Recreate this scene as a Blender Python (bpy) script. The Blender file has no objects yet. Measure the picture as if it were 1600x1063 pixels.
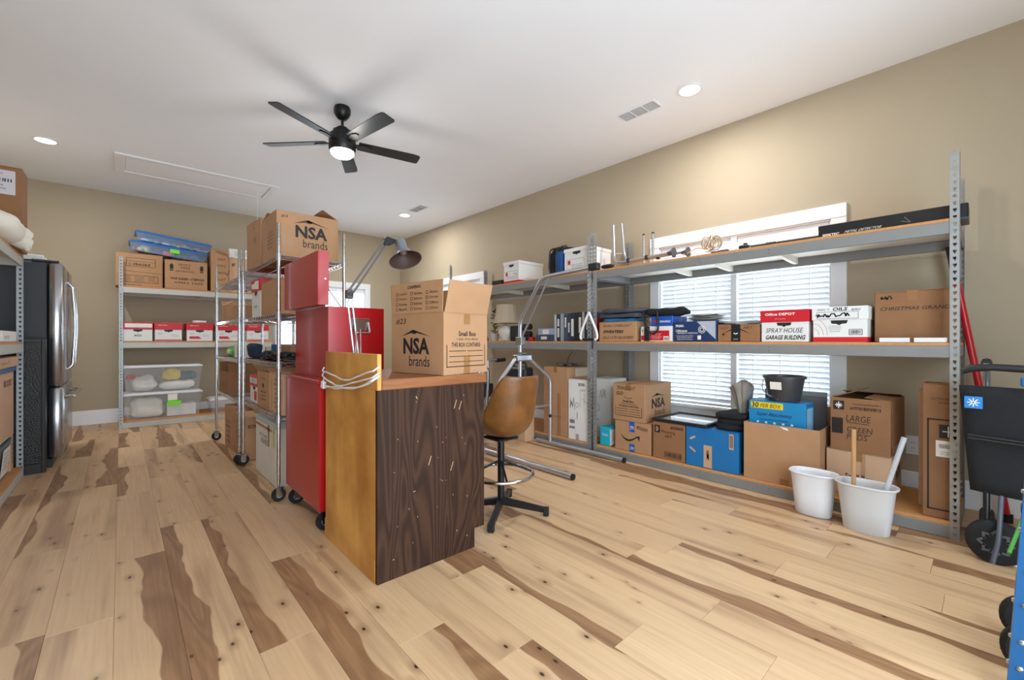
import bpy, math, random
from mathutils import Vector, Matrix, noise
random.seed(7)
R = math.radians
sc = bpy.context.scene
COL = sc.collection

# ------------------------------------------------------------------ camera, world, light, exposure
cam_d = bpy.data.cameras.new('camera'); cam = bpy.data.objects.new('camera', cam_d); COL.objects.link(cam)
cam.location = (0, 0, 1.1); cam.rotation_euler = (R(90), 0, -.734)
cam_d.sensor_fit = 'HORIZONTAL'; cam_d.sensor_width = 36; cam_d.lens = 36 * 677.4 / 1600
cam_d.clip_start = .02; cam_d.clip_end = 100
sc.camera = cam
sc.view_settings.view_transform = 'Standard'; sc.view_settings.look = 'None'
sc.view_settings.gamma = 1; sc.view_settings.use_curve_mapping = False
sc.view_settings.exposure = 0.08
sc.cycles.use_denoising = True
sc.cycles.max_bounces = 10; sc.cycles.diffuse_bounces = 6; sc.cycles.glossy_bounces = 4
sc.cycles.transparent_max_bounces = 16; sc.cycles.sample_clamp_indirect = 6
W = bpy.data.worlds.new('world'); sc.world = W; W.use_nodes = True
W.node_tree.nodes['Background'].inputs[0].default_value = (.74, .88, 1.0, 1)
W.node_tree.nodes['Background'].inputs[1].default_value = 7.6

def area(name, loc, rot, sx, sy, power, col=(1, 1, 1), portal=False):
    d = bpy.data.lights.new(name, 'AREA'); d.shape = 'RECTANGLE'; d.size = sx; d.size_y = sy; d.energy = power; d.color = col
    o = bpy.data.objects.new(name, d); COL.objects.link(o); o.location = loc; o.rotation_euler = rot
    if portal: d.cycles.is_portal = True
    return o
XW, YB, XL, YF, ZC = 4.10, 7.85, -1.32, -1.0, 3.065
# daylight enters through the three windows and through an opening added behind the camera for fill light
area('daylight_portal', (XW + .16, 1.555, 1.22), (0, R(90), 0), 1.6, 1.5, 1, portal=True)
area('daylight_portal', (XW + .16, 5.95, 1.22), (0, R(90), 0), 1.6, .9, 1, portal=True)
area('daylight_portal', (2.66, YB + .16, 1.22), (R(-90), 0, 0), 1.5, 1.6, 1, portal=True)
area('daylight_portal', (.75, YF - .1, 1.2), (R(90), 0, 0), 3.2, 2.4, 1, portal=True)

# ------------------------------------------------------------------ materials
def lin(c):
    return tuple(((v / 255) / 12.92 if v / 255 <= .04045 else ((v / 255 + .055) / 1.055) ** 2.4) for v in c)
MATS = {}
def M(name, rgb, rough=.55, metal=0., var=0., scale=6., bump=0., bscale=60., coat=0., stretch=None, alpha=None, translucent=0., emit=0., rnd=0.):
    if name in MATS: return MATS[name]
    m = bpy.data.materials.new(name); m.use_nodes = True; nt = m.node_tree; N = nt.nodes; L = nt.links
    b = N['Principled BSDF']; c = lin(rgb)
    b.inputs['Base Color'].default_value = (*c, 1); b.inputs['Roughness'].default_value = rough; b.inputs['Metallic'].default_value = metal
    if coat: b.inputs['Coat Weight'].default_value = coat; b.inputs['Coat Roughness'].default_value = .12
    if emit: b.inputs['Emission Color'].default_value = (*c, 1); b.inputs['Emission Strength'].default_value = emit
    if var or bump or rnd:
        tc = N.new('ShaderNodeTexCoord'); mp = N.new('ShaderNodeMapping'); L.new(tc.outputs['Object'], mp.inputs['Vector'])
        if stretch: mp.inputs['Scale'].default_value = stretch
    if var or rnd:
        nz = N.new('ShaderNodeTexNoise'); nz.inputs['Scale'].default_value = scale; nz.inputs['Detail'].default_value = 5
        L.new(mp.outputs[0], nz.inputs['Vector'])
        mr = N.new('ShaderNodeMapRange'); mr.inputs['From Min'].default_value = .25; mr.inputs['From Max'].default_value = .75
        mr.inputs['To Min'].default_value = 1 - var; mr.inputs['To Max'].default_value = 1 + var
        L.new(nz.outputs[0], mr.inputs['Value'])
        val = mr.outputs[0]
        if rnd:
            oi = N.new('ShaderNodeObjectInfo'); m2 = N.new('ShaderNodeMapRange')
            m2.inputs['To Min'].default_value = 1 - rnd; m2.inputs['To Max'].default_value = 1 + rnd
            L.new(oi.outputs['Random'], m2.inputs['Value'])
            mm = N.new('ShaderNodeMath'); mm.operation = 'MULTIPLY'; L.new(val, mm.inputs[0]); L.new(m2.outputs[0], mm.inputs[1]); val = mm.outputs[0]
        vm = N.new('ShaderNodeVectorMath'); vm.operation = 'SCALE'; vm.inputs[0].default_value = c
        L.new(val, vm.inputs['Scale']); L.new(vm.outputs[0], b.inputs['Base Color'])
    if bump:
        n2 = N.new('ShaderNodeTexNoise'); n2.inputs['Scale'].default_value = bscale; n2.inputs['Detail'].default_value = 3
        L.new(mp.outputs[0], n2.inputs['Vector'])
        bp = N.new('ShaderNodeBump'); bp.inputs['Strength'].default_value = bump; bp.inputs['Distance'].default_value = .004
        L.new(n2.outputs[0], bp.inputs['Height']); L.new(bp.outputs[0], b.inputs['Normal'])
    out = N['Material Output']
    if translucent:
        t = N.new('ShaderNodeBsdfTranslucent'); t.inputs[0].default_value = (*c, 1); mx = N.new('ShaderNodeMixShader'); mx.inputs[0].default_value = translucent
        L.new(b.outputs[0], mx.inputs[1]); L.new(t.outputs[0], mx.inputs[2]); L.new(mx.outputs[0], out.inputs[0])
    if alpha is not None:
        t = N.new('ShaderNodeBsdfTransparent'); mx = N.new('ShaderNodeMixShader'); mx.inputs[0].default_value = alpha
        L.new(t.outputs[0], mx.inputs[1]); L.new(b.outputs[0], mx.inputs[2]); L.new(mx.outputs[0], out.inputs[0])
    MATS[name] = m; return m

wall_m = M('wall_paint', (176, 162, 138), .75, var=.03, scale=1.5, bump=.06, bscale=140)
ceil_m = M('ceiling_paint', (243, 246, 250), .85, var=.015, scale=1.2)
trim_m = M('trim_white', (238, 240, 243), .38)
blind_m = M('blind_slat', (236, 238, 240), .5, translucent=.10)
glass_m = M('window_glass', (225, 238, 240), .03, alpha=.06)
card_m = M('cardboard', (176, 134, 97), .8, var=.05, scale=9, bump=.05, bscale=90, rnd=.05)
card2_m = M('cardboard_dark', (146, 103, 68), .8, var=.06, scale=9, bump=.05, bscale=90, rnd=.05)
card3_m = M('cardboard_pale', (196, 160, 128), .8, var=.04, scale=9, bump=.04, bscale=90, rnd=.04)
white_m = M('white_board', (226, 226, 224), .6, var=.02, scale=8)
red_m = M('red_print', (200, 22, 38), .45)
tape_m = M('packing_tape', (152, 108, 68), .3, var=.05)
ink_m = M('black_ink', (28, 25, 24), .6)
pen_m = M('marker_ink', (50, 38, 32), .6)
pale_m = M('pale_print', (236, 232, 224), .6)
greyink_m = M('grey_ink', (110, 110, 112), .6)
galv_m = M('galvanised_steel', (158, 160, 160), .42, .55, var=.07, scale=14)
beam_m = M('beam_backlit', (136, 137, 136), .5, .25, var=.04, scale=10)  # beam steel darkened in colour to stand for backlighting on the right racks
beam2_m = M('beam_lit', (186, 186, 178), .5, .1, var=.04, scale=10)  # lit copy of the same beam, for racks that are not backlit
board_m = M('particle_board', (196, 140, 84), .75, var=.12, scale=55, bump=.1, bscale=120)
support_lit_m = M('support_lit_underside', (228, 222, 208), .6)  # white supports, and the painted brightness under the decks
chrome_m = M('chrome', (200, 202, 205), .18, 1.)
alu_m = M('aluminium', (186, 188, 194), .32, .85)
blackmet_m = M('black_metal', (26, 26, 28), .4, .3)
black_m = M('black_plastic', (22, 22, 24), .5)
rubber_m = M('black_rubber', (16, 16, 17), .75)
fabric_m = M('black_fabric', (24, 25, 28), .9, var=.2, scale=30, bump=.2, bscale=200)
navyfab_m = M('navy_fabric', (30, 42, 66), .85, var=.2, scale=20)
redpaint_m = M('red_enamel', (168, 8, 16), .3, .0, var=.05, scale=3, coat=.15)
stain_m = M('stainless', (176, 176, 178), .25, .95, stretch=(3, 3, .3), var=.04)
fridgeside_m = M('dark_grey_side', (44, 46, 50), .55, bump=.08, bscale=200)
clear_m = M('clear_plastic', (214, 218, 222), .3, alpha=.13)
whiteplast_m = M('white_plastic', (224, 225, 228), .4)
bluelid_m = M('blue_lid', (22, 104, 190), .35)

def wood_mat(name, dark, light, scale, stretch, rough=.45, contrast=.5, bump=.1, blotch=0., freq=26.):
    m = bpy.data.materials.new(name); m.use_nodes = True; N = m.node_tree.nodes; L = m.node_tree.links; b = N['Principled BSDF']
    tc = N.new('ShaderNodeTexCoord'); mp = N.new('ShaderNodeMapping'); mp.inputs['Scale'].default_value = stretch; L.new(tc.outputs['Object'], mp.inputs[0])
    n1 = N.new('ShaderNodeTexNoise'); n1.inputs['Scale'].default_value = scale; n1.inputs['Detail'].default_value = 2; n1.inputs['Distortion'].default_value = .6; L.new(mp.outputs[0], n1.inputs['Vector'])
    mu = N.new('ShaderNodeMath'); mu.operation = 'MULTIPLY'; mu.inputs[1].default_value = freq; L.new(n1.outputs[0], mu.inputs[0])
    si = N.new('ShaderNodeMath'); si.operation = 'SINE'; L.new(mu.outputs[0], si.inputs[0])
    mr = N.new('ShaderNodeMapRange'); mr.inputs['From Min'].default_value = -1; mr.inputs['To Min'].default_value = .5 - contrast / 2; mr.inputs['To Max'].default_value = .5 + contrast / 2; L.new(si.outputs[0], mr.inputs[0])
    f = mr.outputs[0]
    if blotch:
        n2 = N.new('ShaderNodeTexNoise'); n2.inputs['Scale'].default_value = 3.5; n2.inputs['Detail'].default_value = 6; L.new(tc.outputs['Object'], n2.inputs['Vector'])
        ad = N.new('ShaderNodeMath'); ad.operation = 'MULTIPLY_ADD'; ad.inputs[1].default_value = blotch * 2; L.new(n2.outputs[0], ad.inputs[0])
        sb = N.new('ShaderNodeMath'); sb.operation = 'SUBTRACT'; sb.inputs[1].default_value = blotch; L.new(f, sb.inputs[0]); L.new(sb.outputs[0], ad.inputs[2]); f = ad.outputs[0]
    mx = N.new('ShaderNodeMix'); mx.data_type = 'RGBA'; mx.inputs['A'].default_value = (*lin(dark), 1); mx.inputs['B'].default_value = (*lin(light), 1); L.new(f, mx.inputs['Factor'])
    L.new(mx.outputs['Result'], b.inputs['Base Color']); b.inputs['Roughness'].default_value = rough; b.inputs['Specular IOR Level'].default_value = .2
    if bump:
        bp = N.new('ShaderNodeBump'); bp.inputs['Strength'].default_value = bump; bp.inputs['Distance'].default_value = .002; L.new(f, bp.inputs['Height']); L.new(bp.outputs[0], b.inputs['Normal'])
    return m
brownwood_m = wood_mat('dark_stained_plywood', (44, 27, 18), (70, 45, 31), 1.7, (2.6, 2.6, .42), .6, .9, .15, 0., 110.)
yellowwood_m = wood_mat('varnished_plywood', (160, 100, 38), (226, 172, 92), 1.4, (2, 1.5, .5), .38, .2, .05, .95)
counter_m = wood_mat('worn_counter', (112, 66, 40), (160, 106, 66), 2., (1, 4, 6), .4, .3, .05, .3)
lightwood_m = wood_mat('light_wood', (176, 128, 84), (214, 172, 124), 2., (6, 6, 1), .5, .4, .05)

def plank_material():
    m = bpy.data.materials.new('hickory_plank'); m.use_nodes = True; N = m.node_tree.nodes; L = m.node_tree.links; b = N['Principled BSDF']
    def math_(op, a, c=None, d=None):
        n = N.new('ShaderNodeMath'); n.operation = op
        for i, v in enumerate((a, c, d)):
            if v is None: continue
            if isinstance(v, (int, float)): n.inputs[i].default_value = v
            else: L.new(v, n.inputs[i])
        return n.outputs[0]
    def rng(v, a, c, d, e, smooth=False):
        n = N.new('ShaderNodeMapRange'); n.inputs['From Min'].default_value = a; n.inputs['From Max'].default_value = c; n.inputs['To Min'].default_value = d; n.inputs['To Max'].default_value = e
        if smooth: n.interpolation_type = 'SMOOTHSTEP'
        L.new(v, n.inputs['Value']); return n.outputs[0]
    def mixc(f, a, c):
        n = N.new('ShaderNodeMix'); n.data_type = 'RGBA'
        for k, v in (('A', a), ('B', c)):
            if isinstance(v, tuple): n.inputs[k].default_value = (*lin(v), 1)
            else: L.new(v, n.inputs[k])
        L.new(f, n.inputs['Factor']); return n.outputs['Result']
    tc = N.new('ShaderNodeTexCoord'); oi = N.new('ShaderNodeObjectInfo'); rnd = oi.outputs['Random']
    sp = N.new('ShaderNodeSeparateXYZ'); L.new(tc.outputs['Object'], sp.inputs[0])
    r2 = math_('FRACT', math_('MULTIPLY', rnd, 17.31)); r3 = math_('FRACT', math_('MULTIPLY', rnd, 43.77)); r4 = math_('FRACT', math_('MULTIPLY', rnd, 91.13))
    off = math_('MULTIPLY', rnd, 137.)
    def coord(sx, sy):
        cb = N.new('ShaderNodeCombineXYZ'); L.new(math_('MULTIPLY', sp.outputs[0], sx), cb.inputs[0]); L.new(math_('ADD', math_('MULTIPLY', sp.outputs[1], sy), off), cb.inputs[1]); L.new(off, cb.inputs[2]); return cb.outputs[0]
    def nz(vec, scale, detail=3, dist=0.):
        n = N.new('ShaderNodeTexNoise'); n.inputs['Scale'].default_value = scale; n.inputs['Detail'].default_value = detail; n.inputs['Distortion'].default_value = dist; L.new(vec, n.inputs['Vector']); return n.outputs[0]
    # fine grain and cathedral grain
    grain = nz(coord(90, 3), 1, 4, .3)
    cath = math_('SINE', math_('MULTIPLY', nz(coord(7, 1.0), 1, 1, .4), 60.))
    # heartwood band with a crisp wavy edge along one side of some of the boards
    edge = math_('MULTIPLY', math_('SUBTRACT', nz(coord(0, 1.1), 1, 2), .5), 1.5)
    wob = math_('MULTIPLY', math_('SUBTRACT', nz(coord(6, 5), 1, 1), .5), .22)
    side = math_('GREATER_THAN', r3, .5)
    xn = math_('DIVIDE', sp.outputs[0], .1895)
    xf = math_('ABSOLUTE', math_('SUBTRACT', side, xn))
    has = math_('GREATER_THAN', r2, .42)
    thr = math_('ADD', math_('ADD', rng(r2, .42, 1., .04, .55), edge), wob)
    band = math_('MULTIPLY', rng(math_('SUBTRACT', thr, xf), -.02, .02, 0., 1., True), has)
    # soft mineral streaks
    streak = rng(nz(coord(9, .6), 1, 3), .5, .72, 0., .75, True)
    # knots
    vo = N.new('ShaderNodeTexVoronoi'); vo.feature = 'F1'; vo.voronoi_dimensions = '2D'; vo.inputs['Scale'].default_value = 1; vo.inputs['Randomness'].default_value = 1.
    L.new(coord(8.0, 4.6), vo.inputs['Vector'])
    gate = rng(nz(coord(5, 1.3), 1, 1), .54, .62, 0., 1.)
    knot = math_('MULTIPLY', rng(vo.outputs['Distance'], .025, .07, 1., 0., True), gate)
    halo = math_('MULTIPLY', rng(vo.outputs['Distance'], .02, .28, .5, 0., True), gate)
    light = mixc(rng(r4, 0, 1, 0, 1), (194, 159, 122), (216, 182, 141))
    c1 = mixc(rng(grain, .3, .7, 0., .38), light, (178, 141, 104))
    c1 = mixc(streak, c1, (150, 114, 84))
    dark = mixc(rng(cath, -1, 1, .0, .55), (158, 118, 82), (120, 84, 56))
    dark = mixc(rng(grain, .3, .7, 0., .4), dark, (104, 72, 48))
    c2 = mixc(band, c1, dark)
    c2 = mixc(halo, c2, (128, 88, 56))
    c2 = mixc(knot, c2, (38, 22, 14))
    L.new(c2, b.inputs['Base Color'])
    L.new(rng(grain, .2, .8, .36, .5), b.inputs['Roughness'])
    bp = N.new('ShaderNodeBump'); bp.inputs['Strength'].default_value = .05; bp.inputs['Distance'].default_value = .001; L.new(grain, bp.inputs['Height']); L.new(bp.outputs[0], b.inputs['Normal'])
    return m
plank_m = plank_material()

# ------------------------------------------------------------------ mesh helpers
class MB:
    def __init__(s): s.v = []; s.f = []
    def add(s, vs, fs, mx=None):
        n = len(s.v)
        s.v += [tuple(mx @ Vector(p)) if mx else tuple(p) for p in vs]
        s.f += [tuple(n + i for i in f) for f in fs]; return s
    def box(s, x0, y0, z0, x1, y1, z1, mx=None):
        vs = [(x, y, z) for z in (z0, z1) for y in (y0, y1) for x in (x0, x1)]
        return s.add(vs, [(0, 2, 3, 1), (4, 5, 7, 6), (0, 1, 5, 4), (2, 6, 7, 3), (0, 4, 6, 2), (1, 3, 7, 5)], mx)
    def cbox(s, x0, y0, z0, x1, y1, z1, b=.004, mx=None):
        c = ((x0 + x1) / 2, (y0 + y1) / 2, (z0 + z1) / 2); h = (abs(x1 - x0) / 2, abs(y1 - y0) / 2, abs(z1 - z0) / 2); b = min(b, *[k * .45 for k in h])
        vs = []; idx = {}
        for sx in (-1, 1):
            for sy in (-1, 1):
                for sz in (-1, 1):
                    S = (sx, sy, sz)
                    for a in range(3):
                        idx[(S, a)] = len(vs); vs.append(tuple(c[k] + S[k] * (h[k] - (0 if k == a else b)) for k in range(3)))
        fs = []
        def sgn(a, v, o1, v1, o2, v2):
            S = [0, 0, 0]; S[a] = v; S[o1] = v1; S[o2] = v2; return tuple(S)
        for a in range(3):
            o1, o2 = (a + 1) % 3, (a + 2) % 3
            for v in (-1, 1):
                q = [idx[(sgn(a, v, o1, p, o2, r), a)] for p, r in ((-1, -1), (1, -1), (1, 1), (-1, 1))]
                fs.append(tuple(q if v > 0 else q[::-1]))
            for p in (-1, 1):
                for r in (-1, 1):
                    A = sgn(a, -1, o1, p, o2, r); B = sgn(a, 1, o1, p, o2, r)
                    q = [idx[(A, o1)], idx[(B, o1)], idx[(B, o2)], idx[(A, o2)]]
                    fs.append(tuple(q if p * r < 0 else q[::-1]))
        for sx in (-1, 1):
            for sy in (-1, 1):
                for sz in (-1, 1):
                    S = (sx, sy, sz); q = [idx[(S, 0)], idx[(S, 1)], idx[(S, 2)]]
                    fs.append(tuple(q if sx * sy * sz > 0 else q[::-1]))
        return s.add(vs, fs, mx)
    def tube(s, pts, r, n=8, closed=False, cap=True, mx=None):
        P = [Vector(p) for p in pts]; k = len(P); rs = r if isinstance(r, (list, tuple)) else [r] * k
        T = []
        for i in range(k):
            a = P[(i - 1) % k] if closed or i else P[0]; c = P[(i + 1) % k] if closed or i < k - 1 else P[-1]
            T.append((c - a).normalized())
        up = Vector((0, 0, 1)) if abs(T[0].z) < .9 else Vector((1, 0, 0)); u = T[0].cross(up).normalized(); vs = []; fs = []
        for i in range(k):
            u = (u - T[i] * u.dot(T[i])).normalized(); w = T[i].cross(u)
            for j in range(n):
                a = 2 * math.pi * j / n; vs.append(P[i] + (u * math.cos(a) + w * math.sin(a)) * rs[i])
        for i in range(k if closed else k - 1):
            for j in range(n):
                a, b2 = i * n + j, i * n + (j + 1) % n; c, d = ((i + 1) % k) * n + j, ((i + 1) % k) * n + (j + 1) % n
                fs.append((a, b2, d, c))
        if cap and not closed: fs += [tuple(range(n - 1, -1, -1)), tuple((k - 1) * n + j for j in range(n))]
        return s.add(vs, fs, mx)
    def lathe(s, prof, n=24, mx=None, sx=1., sy=1., cap=True):
        vs = []; fs = []
        for (r, z) in prof:
            for j in range(n):
                a = 2 * math.pi * j / n; vs.append((r * math.cos(a) * sx, r * math.sin(a) * sy, z))
        for i in range(len(prof) - 1):
            for j in range(n):
                fs.append((i * n + j, i * n + (j + 1) % n, (i + 1) * n + (j + 1) % n, (i + 1) * n + j))
        if cap: fs += [tuple(range(n - 1, -1, -1)), tuple((len(prof) - 1) * n + j for j in range(n))]
        return s.add(vs, fs, mx)
    def prism(s, poly, t, mx=None):
        n = len(poly); vs = [(x, y, 0) for x, y in poly] + [(x, y, t) for x, y in poly]
        fs = [tuple(range(n - 1, -1, -1)), tuple(range(n, 2 * n))] + [(i, (i + 1) % n, n + (i + 1) % n, n + i) for i in range(n)]
        return s.add(vs, fs, mx)
    def blob(s, hx, hy, hz, e1=.7, e2=.7, amp=.0, fr=6., seed=0, nu=28, nv=16, mx=None, flat=True):
        def pw(a, e): return math.copysign(abs(a) ** e, a)
        vs = []; fs = []
        for i in range(nv + 1):
            t = -math.pi / 2 + math.pi * i / nv
            for j in range(nu):
                a = 2 * math.pi * j / nu
                p = Vector((hx * pw(math.cos(t), e1) * pw(math.cos(a), e2), hy * pw(math.cos(t), e1) * pw(math.sin(a), e2), hz * pw(math.sin(t), e1)))
                if amp:
                    k = noise.noise(p * fr + Vector((seed * 7.1, seed * 3.3, seed))); p = p + Vector((p.x / max(hx, 1e-3), p.y / max(hy, 1e-3), p.z / max(hz, 1e-3))) * amp * k
                if flat: p.z = max(p.z, -hz)
                p.z += hz; vs.append(p)
        for i in range(nv):
            for j in range(nu): fs.append((i * nu + j, i * nu + (j + 1) % nu, (i + 1) * nu + (j + 1) % nu, (i + 1) * nu + j))
        return s.add(vs, fs, mx)
    def mesh(s, name, smooth=None):
        me = bpy.data.meshes.new(name); me.from_pydata(s.v, [], s.f); me.update()
        if smooth:
            me.polygons.foreach_set('use_smooth', [True] * len(me.polygons)); me.set_sharp_from_angle(angle=R(smooth))
        return me
    def build(s, name, m, parent=None, smooth=None, label=None):
        o = bpy.data.objects.new(name, s.mesh(name, smooth)); COL.objects.link(o); o.data.materials.append(m)
        if parent: o.parent = parent
        if label: o['label'] = label
        return o
def inst(name, me, m, parent, loc=(0, 0, 0), rot=(0, 0, 0)):
    o = bpy.data.objects.new(name, me); COL.objects.link(o); o.parent = parent; o.location = loc; o.rotation_euler = rot
    if m and not me.materials: me.materials.append(m)
    return o
def thing(name, label, cat, loc=(0, 0, 0), rz=0., group=None, rot=None):
    o = bpy.data.objects.new(name, None); COL.objects.link(o); o.location = loc; o.rotation_euler = rot or (0, 0, R(rz)); o.empty_display_size = .05
    o['label'] = label; o['category'] = cat
    if group: o['group'] = group
    return o
def tag(o, label, cat, group=None):
    o['label'] = label; o['category'] = cat
    if group: o['group'] = group
    return o
def struct(o): o['kind'] = 'structure'; return o
def B(x0, y0, z0, x1, y1, z1, b=.004): return MB().cbox(x0, y0, z0, x1, y1, z1, b)
T3 = Matrix.Translation
def RX(a): return Matrix.Rotation(R(a), 4, 'X')
def RY(a): return Matrix.Rotation(R(a), 4, 'Y')
def RZ(a): return Matrix.Rotation(R(a), 4, 'Z')
def arc(cx, cy, r, a0, a1, n): return [(cx + r * math.cos(R(a0 + (a1 - a0) * i / n)), cy + r * math.sin(R(a0 + (a1 - a0) * i / n))) for i in range(n + 1)]
def bend(pts, r=.03, n=4):
    # round the corners of a polyline
    P = [Vector(p) for p in pts]; out = [P[0]]
    for i in range(1, len(P) - 1):
        a = (P[i - 1] - P[i]); c = (P[i + 1] - P[i]); q = min(r, a.length * .45, c.length * .45); p0 = P[i] + a.normalized() * q; p1 = P[i] + c.normalized() * q
        for k in range(n + 1):
            t = k / n; out.append(p0 * (1 - t) ** 2 + P[i] * 2 * t * (1 - t) + p1 * t * t)
    out.append(P[-1]); return out

# ------------------------------------------------------------------ lettering and printed marks
_txt = {}
def text_mesh(s, bold):
    k = (s, bold)
    if k in _txt: return _txt[k]
    cu = bpy.data.curves.new('lettering', 'FONT'); cu.body = s; cu.size = 1; cu.resolution_u = 2; cu.fill_mode = 'FRONT'; cu.offset = bold
    o = bpy.data.objects.new('lettering', cu); COL.objects.link(o)
    me = bpy.data.meshes.new_from_object(o); COL.objects.unlink(o); bpy.data.objects.remove(o)
    vs = [(v.co.x, v.co.y) for v in me.vertices]; fs = [tuple(p.vertices) for p in me.polygons]
    bpy.data.meshes.remove(me); bpy.data.curves.remove(cu)
    if not vs: vs = [(0, 0), (1, 0), (0, 1)]; fs = [(0, 1, 2)]
    x0 = min(v[0] for v in vs); x1 = max(v[0] for v in vs); y0 = min(v[1] for v in vs); y1 = max(v[1] for v in vs)
    vs = [((x - x0) / max(x1 - x0, 1e-6), (y - y0) / max(y1 - y0, 1e-6)) for x, y in vs]
    _txt[k] = (vs, fs); return _txt[k]
def face_frame(face, d):
    x, y, z = d[0] / 2, d[1] / 2, d[2]
    return {'W': (Vector((-x, y, 0)), Vector((0, -1, 0)), Vector((0, 0, 1)), d[1], z),
            'S': (Vector((-x, -y, 0)), Vector((1, 0, 0)), Vector((0, 0, 1)), d[0], z),
            'E': (Vector((x, -y, 0)), Vector((0, 1, 0)), Vector((0, 0, 1)), d[1], z),
            'T': (Vector((-x, y, z)), Vector((0, -1, 0)), Vector((1, 0, 0)), d[1], d[0])}[face]
def printed(parent, frame, ops, m, name='lettering', lift=.0012):
    if name in ('tape', 'spark_mark', 'arrow_mark', 'smile_arrow', 'print_panel') and len(ops) > 1:
        return [printed(parent, frame, [op], m, name, lift) for op in ops]
    O, U, V, w, h = frame; Nn = U.cross(V); mb = MB()
    def pt(u, v): return O + U * (u * w) + V * (v * h) + Nn * lift
    for op in ops:
        k = op[0]
        if k == 't':      # text, u, v, width, height, bold, slant
            _, s, u, v, tw, th = op[:6]; bold = op[6] if len(op) > 6 else 0; sl = op[7] if len(op) > 7 else 0; rot = op[8] if len(op) > 8 else 0
            vs, fs = text_mesh(s, bold)
            def tp(a, c):
                du = (a - .5) * tw + (c - .5) * th * sl; dv = (c - .5) * th + (a - .5) * rot
                return pt(u + du, v + dv)
            mb.add([tp(a, c) for a, c in vs], fs)
        elif k == 'r':
            _, u0, v0, u1, v1 = op; mb.add([pt(u0, v0), pt(u1, v0), pt(u1, v1), pt(u0, v1)], [(0, 1, 2, 3)])
        elif k == 'f':    # frame: u0 v0 u1 v1 line width (m)
            _, u0, v0, u1, v1, t = op; a = t / w; c = t / h
            for q in ((u0, v0, u1, v0 + c), (u0, v1 - c, u1, v1), (u0, v0, u0 + a, v1), (u1 - a, v0, u1, v1)):
                mb.add([pt(q[0], q[1]), pt(q[2], q[1]), pt(q[2], q[3]), pt(q[0], q[3])], [(0, 1, 2, 3)])
        elif k == 'p':
            mb.add([pt(*q) for q in op[1]], [tuple(range(len(op[1])))])
        elif k == 'l':    # polyline points, width in metres
            pts = op[1]; t = op[2]
            for (a, c) in zip(pts[:-1], pts[1:]):
                du, dv = (c[0] - a[0]) * w, (c[1] - a[1]) * h; L_ = math.hypot(du, dv) or 1; nu, nv = -dv / L_ * t / 2 / w, du / L_ * t / 2 / h
                mb.add([pt(a[0] + nu, a[1] + nv), pt(a[0] - nu, a[1] - nv), pt(c[0] - nu, c[1] - nv), pt(c[0] + nu, c[1] + nv)], [(0, 1, 2, 3)])
    return mb.build(name, m, parent)
def scribble(u, v, w, h, n=14, seed=1, t=.004):
    rr = random.Random(seed); return [('l', [(u - w / 2 + w * i / n + rr.uniform(-.4, .4) * w / n, v + rr.uniform(-.5, .5) * h) for i in range(n + 1)], t)]
def nsa(u, v, w, h):
    return [('p', [(u - .55 * w, v + .33 * h), (u - .12 * w, v + .5 * h), (u + .55 * w, v + .31 * h), (u - .08 * w, v + .43 * h)]),
            ('p', [(u - .12 * w, v + .5 * h), (u + .04 * w, v + .45 * h), (u - .02 * w, v + .38 * h), (u - .16 * w, v + .39 * h)]),
            ('t', 'NSA', u, v + .06 * h, w, .44 * h, .035), ('t', 'brands', u + .12 * w, v - .34 * h, w * .78, .28 * h, .0)]
def contains(u, v, w, h):
    o = [('t', 'THIS BOX CONTAINS:', u, v + .5 * h, w * .76, h * .2, .01)]
    e = .014
    o += [('r', u - w / 2, v - h / 2, u - w / 2 + e, v + h / 2), ('r', u + w / 2 - e, v - h / 2, u + w / 2, v + h / 2), ('r', u - w / 2, v - h / 2, u + w / 2, v - h / 2 + e)]
    for i in range(3):
        y = v + h * (.2 - .24 * i); o += [('r', u - w * .44, y, u - w * .02, y + .01), ('r', u + w * .02, y, u + w * .44, y + .01)]
    return o
def barcode(u, v, w, h, seed=1):
    rr = random.Random(seed); o = []; x = u - w / 2
    while x < u + w / 2:
        t = rr.uniform(.01, .035) * w; o.append(('r', x, v - h / 2, x + t, v + h / 2)); x += t + rr.uniform(.012, .04) * w
    return o
def fineprint(u, v, w, h, n=3, seed=2):
    rr = random.Random(seed); return [('t', ''.join(rr.choice('aeinorstlm ') for _ in range(18)), u, v + h * (.5 - (i + .5) / n), w * rr.uniform(.7, 1), h / n * .6) for i in range(n)]

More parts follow.
